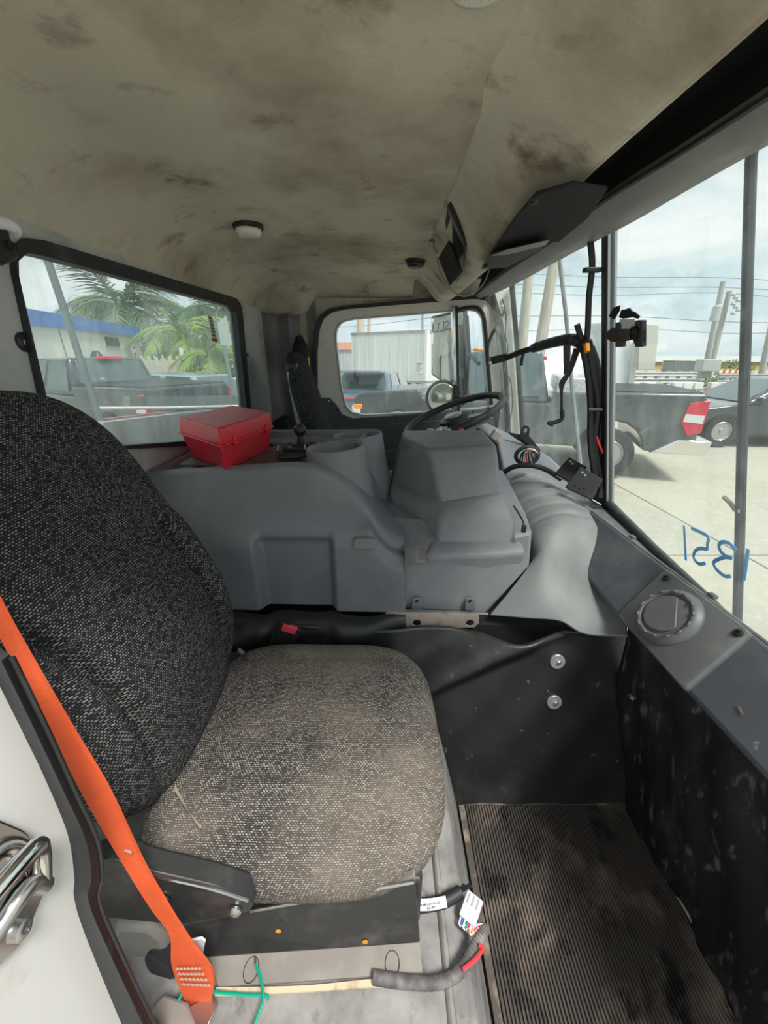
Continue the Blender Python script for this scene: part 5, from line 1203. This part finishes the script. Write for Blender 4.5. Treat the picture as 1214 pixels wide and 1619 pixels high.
for k in (.35, .5, .85):
    a_ = lerp(c0, c1, k); MB().lathe((a_.x, a_.y + .1, GZ + .5), bk, [(.5, 0), (.5, .28), (.3, .3)], 24).build('tyre', 'tyre', t)
quadbox(lerp(c0, c1, .87) - bk * .016, lerp(c0, c1, .97) - bk * .016, bk * .01, z0 + .35, z0 + .85).build('notice_panel', 'far_white', t)
for k in range(6): quadbox(lerp(c0, c1, .88) - bk * .02, lerp(c0, c1, .88 + .05 + .03 * (k % 3) / 2) - bk * .02, bk * .008, z0 + .42 + .07 * k, z0 + .44 + .07 * k).build('notice_line', 'ink', t)
t = thing('warehouse', 'grey shed with orange roof edge, left in the driver window', 'building', (0, 0, 0))
a_ = U(520, 600, y=26); b_ = U(700, 600, y=26); zt = U(540, 553, y=26).z
MB().bb(a_.x - 6, a_.x + 6, 26, 32, GZ, zt).build('wall', 'building_grey', t); MB().bb(a_.x - 6.1, a_.x + 6.1, 25.9, 32.1, zt, zt + .42).build('roof_edge', 'roof_orange', t)
for k in range(9): MB().bb(a_.x - 5 + k * 1.2, a_.x - 4.95 + k * 1.2, 25.97, 26.02, GZ, zt).build('wall_rib', 'building_grey', t)

# white building with blue roof band beyond the rear window
t = thing('white_building', 'white rendered building with blue roof band, left in the rear window', 'building', (0, 0, 0))
h = 1.25
def at_h(u, v, h): d = ray(u, v); return CAM + d * (h / d.z)
pa, pb = at_h(38, 488, h), at_h(215, 517, h); zt = 2.2 + h
ax = V((pb.x - pa.x, pb.y - pa.y, 0)).normalized(); pa2 = pa - ax * 9; bk = V((-ax.y, ax.x, 0)); bk = bk if bk.x < 0 else -bk
pa0, pb0 = V((pa2.x, pa2.y, 0)), V((pb.x, pb.y, 0))
quadbox(pa0, pb0, bk * 8, GZ, zt - .42).build('wall', 'building_white', t)
quadbox(pa0 - bk * .12 - ax * .1, pb0 - bk * .12 + ax * .1, bk * 8.2, zt - .42, zt).build('roof_band', 'roof_blue', t)
def on_wall(u, v):
    d = ray(u, v); n_ = bk; k = (pb0 - V((CAM.x, CAM.y, 0))).dot(n_) / V((d.x, d.y, 0)).dot(n_); return CAM + d * k
wa_, wb_ = on_wall(162, 532), on_wall(188, 548)
wn_ = quadbox(V((wa_.x, wa_.y, 0)) - bk * .03, V((wb_.x, wb_.y, 0)) - bk * .03, bk * .05, wb_.z, wa_.z).build('window', 'far_white', t)
for k in range(7):
    c = lerp(wa_, wb_, (k + .5) / 7); quadbox(V((c.x, c.y, 0)) - bk * .07 - ax * .05, V((c.x, c.y, 0)) - bk * .07 + ax * .05, bk * .02, wb_.z, wa_.z).build('window_bar', 'black_matt', wn_)
sa, sb_ = on_wall(207, 545), on_wall(214, 562)
sg = quadbox(V((sa.x, sa.y, 0)) - bk * .04, V((sb_.x, sb_.y, 0)) - bk * .04, bk * .03, sb_.z, sa.z).build('wall_sign', 'label_white', t)
for k in (0, 2): quadbox(V((sa.x, sa.y, 0)) - bk * .05, V((sb_.x, sb_.y, 0)) - bk * .05, bk * .01, lerp(sb_.z, sa.z, .08 + .3 * k), lerp(sb_.z, sa.z, .25 + .3 * k)).build('sign_stripe', 'tail_red', sg)
c = on_wall(95, 530); quadbox(V((c.x, c.y, 0)) - bk * .02 - ax * .02, V((c.x, c.y, 0)) - bk * .02 + ax * .02, bk * .04, GZ, zt - .45).build('wall_joint', 'palm_trunk', t)
# picket fence
pf = thing('picket_fence', 'cream picket fence beside the white building', 'fence', U(260, 590, y=17))
fa, fb = U(226, 588, y=16.5), U(290, 590, y=15.5); n_ = 22
for k in range(n_):
    p = lerp(fa, fb, k / (n_ - 1)); zt_ = U(232, 566, y=16.5).z + .1 * math.sin(k * 1.7)
    MB().bb(p.x - .035, p.x + .035, p.y, p.y + .03, GZ, zt_).build('picket', 'fence_cream', pf)
MB().hexa([fa + V((0, .04, -.2)), fb + V((0, .04, -.2)), fb + V((0, .08, -.2)), fa + V((0, .08, -.2)), fa + V((0, .04, -.1)), fb + V((0, .04, -.1)), fb + V((0, .08, -.1)), fa + V((0, .08, -.1))]).build('rail', 'fence_cream', pf)
MB().bb(fb.x, fb.x + .1, fb.y, fb.y + .1, GZ, U(282, 550, y=15.5).z).build('end_post', 'far_white', pf)

# palms and shrubs
def frond_mesh(L, drop, nl, wd):
    mb = MB(); pts = []
    for k in range(13):
        t = k / 12; pts.append(V((L * (t - .10 * t * t * drop), 0, L * (.42 * t - (.42 + .55 * drop) * t * t))))
    mb.tube(pts, lambda t: .03 * (1 - .85 * t), 5)
    for k in range(nl):
        t = .12 + .86 * k / nl; f = t * 12; i = min(11, int(f)); p = lerp(pts[i], pts[i + 1], f - i); d = (pts[i + 1] - pts[i]).normalized()
        ll = L * .40 * (1 - .75 * abs(t - .45)); 
        for sd in (-1, 1):
            q = p + d * ll * .55 + V((0, sd * ll * .75, -ll * (.25 + .55 * random.random()))); m_ = (p + q) / 2 + V((0, 0, ll * .12)); w_ = d * wd
            mb.add([p - w_, p + w_, m_ + w_ * .9, q, m_ - w_ * .9], [(0, 1, 2, 4), (4, 2, 3)])
    return mb
FR = [frond_mesh(1.0, .75, 46, .010), frond_mesh(1.0, 1.15, 46, .010), frond_mesh(1.0, .35, 42, .010)]
def palm(base_xy, zc, L, nf, lab, leafm, trunk_r=.16, lo=-.2, grp='palms beyond the rear window'):
    x, y = base_xy; t = thing('palm_tree', lab, 'palm tree', (x, y, GZ), grp)
    mb = MB(); H = zc - GZ
    mb.tube([(x, y, GZ), (x + .05, y, GZ + H * .5), (x, y, zc)], lambda k: trunk_r * (1.15 - .35 * k), 12, smooth=5); mb.build('trunk', 'palm_trunk', t)
    for m_ in range(3):
        pass
    protos = []
    for k in range(nf):
        i = k % 3
        if len(protos) <= i:
            f = MB(); f.v = [p.copy() * L for p in FR[i].v]; f.f = list(FR[i].f)
            me_o = f.build('frond', leafm, None, smooth=False); protos.append((me_o, WORLD[me_o.name].copy())); ob = me_o
        else:
            ob = protos[i][0].copy(); COL.objects.link(ob)
        az = 2.399 * k + random.uniform(-.2, .2); el = lerp(-.75, lo, (k / nf)) + random.uniform(-.12, .12)
        R = Matrix.Rotation(az, 4, 'Z') @ Matrix.Rotation(el, 4, 'Y')
        ob.parent = t; ob.matrix_local = Matrix.Translation(V((x, y, zc)) - V((x, y, GZ))) @ R @ Matrix.Translation(protos[i][1])
    return t
p = U(190, 490, y=24); palm((p.x, p.y), p.z, 3.9, 17, 'tall feathery palm rising above the blue roof band', 'palm_leaf', .2, .55)
p = U(345, 496, y=22); palm((p.x, p.y), p.z, 3.0, 16, 'grey green palm at the right of the rear window', 'palm_leaf', .17, .55)
p = U(285, 530, y=19); palm((p.x, p.y), p.z, 2.2, 16, 'bright green fan palm in the middle of the rear window', 'leaf_light', .12, .45)
p = U(330, 565, y=15.5); palm((p.x, p.y), p.z, 1.4, 15, 'low yellowish palm beside the sign post', 'leaf_light', .15, .6)
p = U(368, 550, y=18); palm((p.x, p.y), p.z, 1.7, 14, 'small dark palm behind the sign board', 'leaf_dark', .12, .5)
p = U(256, 560, y=21); palm((p.x, p.y), p.z, 1.6, 13, 'short dark palm above the picket fence', 'leaf_dark', .1, .5)
def bush(c, r, m, lab, n=420, grp='shrubs'):
    c = V(c); t = thing('leafy_shrub', lab, 'shrub', (c.x, c.y, GZ), grp); mb = MB()
    for _ in range(n):
        d = V((random.gauss(0, 1), random.gauss(0, 1), random.gauss(0, 1))).normalized(); q = c + V((d.x * r[0], d.y * r[1], d.z * r[2])) * random.uniform(.6, 1.05)
        if q.z < GZ: q.z = GZ + .05
        a = V((random.uniform(-1, 1), random.uniform(-1, 1), random.uniform(-1, 1))).normalized() * .10 * max(r) ** .5; b = a.cross(d).normalized() * .045 * max(r) ** .5
        mb.add([q - a, q + b, q + a, q - b], [(0, 1, 2, 3)])
    mb.build('foliage', m, t, smooth=False)
    MB().tube([(c.x, c.y, GZ), c], .06, 6).build('stem', 'palm_trunk', t)
p = U(310, 585, y=24); bush(p, (2.2, 1.0, 1.5), 'leaf_dark', 'dense green thicket behind the palms in the rear window', 1100)
p = U(246, 565, y=25); bush(p, (1.3, .9, 1.3), 'leaf_dark', 'green thicket beyond the picket fence', 700)
p = U(375, 570, y=23.5); bush(p, (2.2, 1.0, 2.2), 'leaf_dark', 'tall dark greenery at the right of the rear window', 1100)
p = U(320, 612, y=12.9); bush(p, (.5, .4, .7), 'leaf_light', 'yellow green shrub by the foot of the low palm', 300)
# sign post and sticker
ss = thing('sign_post', 'grey sign board on a post behind the rear window', 'sign', U(372, 640, y=4.0))
MB().prism([U(u, v, y=4.0) for u, v in ((343, 510), (357, 500), (366, 545), (363, 548), (349, 545))], (0, .02, 0)).build('sign_board', 'sign_grey', ss)
MB().tube([U(354, 546, y=4.0), U(372, 640, y=4.0), U(372, 640, y=4.0) + V((0, 0, GZ - U(372, 640, y=4.0).z))], .02, 8).build('post', 'wire_dark', ss)
st = thing('window_sticker', 'red and white warning sticker on the rear window', 'sticker', U(336, 560, x=XR - .008))
q = [U(u, v, x=XR - .008) for u, v in ((328, 498), (335, 501), (343, 538), (336, 537))]; MB().prism(q, (.001, 0, 0)).build('sticker_text', 'sign_grey', st)
q = [U(u, v, x=XR - .008) for u, v in ((334, 534), (342, 536), (344, 541), (335, 539))]; MB().prism(q, (.001, 0, 0)).build('sticker_red', 'tail_red', st)
for k in range(6):
    q = [U(u, v + 5.5 * k, x=XR - .007) for u, v in ((329.5 + k, 501), (335.5 + k, 502.5), (335.8 + k, 504.5), (330 + k, 503))]; MB().prism(q, (.0008, 0, 0)).build('sticker_line', 'tail_red' if k < 2 else 'ink', st)
# the truck's own body behind the cab
ob_ = thing('truck_body', 'grey bulkhead and red panel of the truck body behind the cab', 'truck body', (-1.3, 1.2, GZ))
MB().prism([U(u, v, x=-.95) for u, v in ((120, 760), (165, 668), (300, 652), (390, 644), (420, 760))], (-.05, 0, 0)).build('bulkhead', 'own_body', ob_)
MB().prism([U(u, v, x=-1.15) for u, v in ((175, 662), (265, 651), (290, 664), (230, 690), (190, 690))], (-.05, 0, 0)).build('red_panel', 'own_red', ob_)
MB().tube([U(150, 646, x=-1.2), U(260, 645, x=-1.2), U(395, 641, x=-1.2)], .008, 8).build('bulkhead_rail', 'far_white', ob_)
MB().prism([U(u, v, x=-1.22) for u, v in ((205, 627), (395, 625), (395, 641), (205, 645))], (-.03, 0, 0)).build('headboard', 'fence_mesh', ob_)
MB().bb(-1.6, -.85, .2, 2.3, GZ + .5, 1.5).build('chassis', 'black_matt', ob_)
o = MB().tube([U(70, 395, x=-1.05), U(105, 500, x=-1.05), U(152, 645, x=-1.05), U(175, 715, x=-1.05)], .011, 10).build('stack_pipe', 'wire_dark'); tag(o, 'slanted grey pipe standing behind the left of the rear window', 'pipe')

# driver's side mirrors
ms = thing('side_mirror', 'tall driver side mirror with round spot mirror outside the door window', 'mirror', U(712, 645, y=2.80))
mq = [U(681, 500, y=2.98), U(733, 487, y=2.70), U(741, 640, y=2.70), U(684, 588, y=2.98)]
mq = [U(681, 500, y=2.95), U(734, 488, y=2.80), U(737, 632, y=2.80), U(681, 592, y=2.95)]
n_ = (mq[1] - mq[0]).cross(mq[3] - mq[0]).normalized(); n_ = n_ if n_.dot(CAM - mq[0]) > 0 else -n_
cm = sum(mq, V()) / 4
MB().loft([mq, [p - n_ * .05 for p in mq], [cm + (p - cm) * .7 - n_ * .09 for p in mq]]).build('mirror_housing', 'black_plastic', ms, bevel=.01)
gm = MB().prism([cm + (p - cm) * .93 + n_ * .003 for p in mq], -n_ * .003).build('mirror_glass', 'mirror', ms, smooth=False)
bq = [lerp(mq[0], mq[3], .10), lerp(mq[1], mq[2], .03), lerp(mq[1], mq[2], .16), lerp(mq[0], mq[3], .30)]
cb = sum(bq, V()) / 4; MB().prism([cb + (p - cb) * .9 + n_ * .005 for p in bq], -n_ * .001).build('reflected_band', 'sign_grey', gm)  # grey band laid on the glass as a reflection of the truck's visor
text('SLU', .085, U(698, 518, y=2.90) + n_ * .012, -(mq[1] - mq[0]), V((0, 0, 1)), 'ink', gm, ext=.0005)  # flat letters stand in for the reflected visor print
MB().tube([U(742, 560, y=2.70), U(757, 575, y=2.46)], .012, 8).build('mirror_bracket', 'black_plastic', ms)
MB().tube([cm - n_ * .07, cm - n_ * .05 + V((0, 0, -.2)), U(699, 629, y=2.74)], .012, 8).build('mirror_stalk', 'black_plastic', ms)
MB().tube([U(738, 500, y=2.75), U(742, 560, y=2.70), U(735, 636, y=2.70), U(724, 648, y=2.75)], .012, 8).build('mirror_arm', 'black_plastic', ms)
cc_ = U(699, 629, y=2.72); nn2 = (CAM - cc_ + V((-.6, 0, 0))).normalized()
cx = MB().lathe(cc_, nn2, [(.112, -.03), (.118, -.004), (.112, .006), (.104, .008)], 36).build('spot_mirror', 'rubber', ms)
MB().lathe(cc_, nn2, [(.104, .004), (.09, .012), (.06, .018), (.03, .021), (.003, .022)], 36).build('mirror_dome', 'convex_mirror', cx, smooth='all')
MB().lathe(U(700, 648, y=2.68), nn2, [(.02, 0), (.02, .012), (.01, .016)], 16).build('mirror_pivot', 'black_plastic', cx)

# poles, wires, road furniture ahead
def pole(name, lab, a, b, r, m, grp=None):
    t = MB().tube([a, lerp(a, b, .5), b], lambda k: r * (1.1 - .3 * k), 12).build(name, m); return tag(t, lab, 'pole', grp)
def gpole(u0, v0, u1, v1, y): a = U(u0, v0, y=y); b = U(u1, v1, y=y); return a, b
def down(a, b): t = (GZ - b.z) / (a.z - b.z); return b + (a - b) * t
for (u0, v0, u1, v1, y, r, m, lab) in ((817, 640, 836, 430, 12, .15, 'wood_pole', 'pale wooden pole beside the far front pillar'), (852, 560, 878, 400, 13, .18, 'wood_pole', 'broad pale wooden pole left of the thin wiper arm'),
                                       (1114, 590, 1143, 445, 30, .19, 'pole_grey', 'left of two leaning grey utility poles'), (1121, 590, 1153, 460, 30.5, .19, 'pole_grey', 'right of two leaning grey utility poles'),
                                       (1204, 590, 1222, 500, 34, .22, 'pole_grey', 'leaning utility pole at the right frame edge'), (570, 540, 570, 495, 30, .32, 'wood_pole', 'thick wooden pole above the box trailer, left'), (583, 540, 584, 495, 31, .15, 'wood_pole', 'thin wooden pole above the box trailer'), (668, 520, 668, 490, 31, .10, 'pole_grey', 'slim grey pole above the trailer corner')):
    a, b = gpole(u0, v0, u1, v1, y); pole('utility_pole', lab, down(a, b), b, r, m, 'utility poles')
tf = thing('transformer_box', 'grey utility cabinet at the foot of the leaning poles', 'cabinet', U(1117, 605, y=29))
a = U(1107, 568, y=29); b = U(1130, 587, y=29); MB().bb(a.x, b.x, 28.6, 29.4, b.z, a.z).build('cabinet_body', 'sign_grey', tf, bevel=.05)
MB().bb(a.x + .25, b.x - .25, 28.9, 29.2, GZ, b.z).build('cabinet_post', 'pole_grey', tf); MB().bb(a.x, b.x, 28.4, 29.6, GZ, GZ + .45).build('cabinet_footing', 'concrete', tf, bevel=.05)
tr2 = thing('pole_transformer', 'small grey transformer can hung on the leaning pole', 'transformer', U(1130, 505, y=29.5))
MB().lathe(U(1128, 508, y=29.6), (0, 0, 1), [(.28, 0), (.28, .9), (.2, 1.0)], 16).build('can', 'sign_grey', tr2); MB().tube([U(1128, 500, y=29.6), U(1136, 498, y=29.9)], .05, 6).build('can_arm', 'pole_grey', tr2)
xa_ = thing('insulator_rack', 'rack of insulators beside the right leaning pole', 'insulators', U(1163, 495, y=30))
for k in range(7): MB().lathe(U(1158 + (k % 3) * 4, 468 + 5 * k, y=30), (0, 0, 1), [(.12, 0), (.16, .1), (.10, .22)], 10).build('insulator', 'pale_panel', xa_)
wl = [((780, 430), (960, 438), (1138, 439), (1260, 446)), ((780, 448), (960, 454), (1130, 454), (1260, 461)), ((780, 462), (960, 467), (1125, 463), (1260, 473)), ((800, 500), (985, 500), (1130, 508), (1260, 511)), ((800, 524), (1000, 520), (1150, 527), (1260, 525))]
for k, w_ in enumerate(wl):
    o = MB().tube([U(u, v, y=30.2 + .1 * k) for u, v in w_], .022, 5, smooth=6).build('power_line', 'wire_dark'); tag(o, ['topmost', 'second highest', 'third highest', 'fourth highest', 'lowest'][k] + ' power line crossing the sky ahead', 'power line', 'power lines ahead')
for k, w_ in enumerate((((500, 497), (575, 500), (680, 484)), ((500, 515), (560, 516), (700, 500)))):
    o = MB().tube([U(u, v, y=30) for u, v in w_], .02, 5, smooth=5).build('power_line', 'wire_dark'); tag(o, ['upper', 'lower'][k] + ' power line above the box trailer', 'power line', 'power lines by the trailer')
# far building row with yellow wall
fb_ = thing('far_building', 'long low white building with yellow wall beyond the road', 'building', (0, 0, 0))
yF = 60
a = U(900, 576, y=yF); zt = U(1100, 563, y=yF).z; zm = U(1100, 572, y=yF).z
MB().bb(a.x - 20, 140, yF, yF + 8, zm, zt).build('roof_band', 'far_white', fb_); MB().bb(a.x - 20, 140, yF + .3, yF + 8, zm - .5, zm).build('eave', 'palm_trunk', fb_); MB().bb(a.x - 20, 140, yF + .5, yF + 8, GZ, zm - .5).build('wall', 'yellow_wall', fb_)
# mesh fence panel
mf = thing('mesh_fence', 'dark mesh fence panel behind the guard rail', 'fence', U(1075, 593, y=33))
q = [U(1044, 592, y=33), U(1103, 594, y=33), U(1107, 571, y=33), U(1049, 570, y=33)]; MB().prism(q, (0, .03, 0)).build('mesh', 'fence_mesh', mf)
for i in range(4): MB().tube([q[i], q[(i + 1) % 4]], .05, 6).build('frame_tube', 'galvanised', mf)
for i in (0, 1): MB().tube([q[i], V((q[i].x, q[i].y, GZ))], .05, 6).build('leg', 'galvanised', mf)
for k in (.35, .42): MB().tube([lerp(q[0], q[1], k), lerp(q[3], q[2], k)], .04, 6).build('frame_tube', 'galvanised', mf)
# guard rails
def rail(u0, u1, v, y, lab):
    t = thing('guard_rail', lab, 'guard rail', U((u0 + u1) / 2, v + 14, y=y), 'guard rails along the road')
    a = U(u0, v, y=y); b = U(u1, v, y=y); z = a.z; n = 8
    sec = [(0, .36), (-.06, .30), (0, .24), (0, .18), (-.06, .12), (0, .06), (.03, .06), (.03, .36)]
    MB().loft([[V((x, y + dy, z - .42 + dz)) for dy, dz in sec] for x in (a.x, b.x)]).build('beam', 'galvanised', t, smooth=False)
    MB().loft([[V((x, y + dy, z + dz)) for dy, dz in sec] for x in (a.x, b.x)]).build('beam', 'galvanised', t, smooth=False)
    for k in range(n): x = lerp(a.x, b.x, (k + .5) / n); MB().bb(x - .08, x + .08, y + .03, y + .2, GZ, z + .4).build('post', 'pole_grey', t)
rail(960, 1100, 597, 26.5, 'guard rail left of the utility cabinet'); rail(1135, 1300, 600, 26.5, 'guard rail right of the utility cabinet')
for k in range(9):
    u = [1000, 1026, 1068, 1084, 1101, 1127, 1145, 1161, 1176][k]; p = U(u, 612, y=25.3)
    o = MB().bb(p.x - .28, p.x + .28, 25.1, 25.5, GZ, GZ + .42).build('kerb_block', 'far_white', bevel=.04); tag(o, ['first', 'second', 'third', 'fourth', 'fifth', 'sixth', 'seventh', 'eighth', 'ninth'][k] + ' white kerb block from the left below the guard rail', 'kerb block', 'white kerb blocks')
bb_ = thing('striped_barrier', 'red and white striped barrier board beyond the guard rail', 'barrier', U(1155, 592, y=32)); p0, p1 = U(1137, 590, y=32), U(1174, 590, y=32)
for k in range(8): MB().bb(lerp(p0.x, p1.x, k / 8), lerp(p0.x, p1.x, (k + 1) / 8), 32, 32.05, p0.z, p0.z + .25).build('stripe', 'cone_orange' if k % 2 else 'cone_white', bb_)
for k in (.1, .9): x = lerp(p0.x, p1.x, k); MB().bb(x - .04, x + .04, 32.06, 32.12, GZ, p0.z + .3).build('leg', 'pole_grey', bb_)
bush(U(1160, 585, y=34), (1.6, .6, .8), 'shrub', 'green bush beside the yellow wall', 400)
bush(U(1125, 604, y=27.5), (.9, .4, .35), 'shrub', 'low weeds at the foot of the utility poles', 200)
for k, (u, v) in enumerate(((1111, 618), (1152, 621))):
    p = U(u, 634, y=14); zt = U(u, v - 4, y=14).z; t = thing('traffic_cone', ['left', 'right'][k] + ' of two orange traffic cones behind the grey pickup bed', 'traffic cone', (p.x, p.y, GZ), 'traffic cones')
    h_ = zt - GZ; MB().lathe((p.x, p.y, GZ), (0, 0, 1), [(.17, .03), (.10, h_ * .55), (.035, h_)], 16).build('cone_body', 'cone_orange', t); MB().lathe((p.x, p.y, GZ), (0, 0, 1), [(.115, h_ * .45), (.075, h_ * .72)], 16).build('cone_band', 'cone_white', t); MB().bb(p.x - .2, p.x + .2, p.y - .2, p.y + .2, GZ, GZ + .03).build('cone_foot', 'cone_orange', t)
# white rounded vehicle and pale panel behind the grey pickup
wv = thing('white_truck', 'white rounded truck nose standing behind the grey pickup', 'truck', U(900, 640, y=9.5))
y0 = 9.0
def nose(i, j):
    u = lerp(825, 965, i); v = interp(u, [(825, 600), (845, 578), (870, 565), (900, 556), (935, 545), (965, 520)])
    p = U(u, v, y=y0); b = U(u, 645, y=y0); q = lerp(b, p, min(1, j * 1.0)); return V((q.x, y0 + .35 * (2 * j - 1) ** 2 * 0 + .6 * j * j, q.z))
MB().grid(nose, 24, 12).build('nose_panel', 'car_white', wv, smooth='all', solid=.05)
MB().prism([U(u, v, y=y0 - .2) for u, v in ((968, 505), (990, 510), (1003, 550), (1000, 622), (968, 625))], (0, 1.2, 0)).build('cab_side', 'car_white', wv, bevel=.05)
MB().prism([U(u, v, y=y0 - .25) for u, v in ((1002, 540), (1011, 540), (1001, 625), (990, 625))], (0, .1, 0)).build('cab_edge', 'far_white', wv, bevel=.02)
MB().prism([U(u, v, y=y0 - .4) for u, v in ((1012, 512), (1022, 512), (1042, 514), (1040, 540), (1035, 584), (1008, 585))], (0, .05, 0)).build('pale_flap', 'pale_panel', wv, bevel=.01)
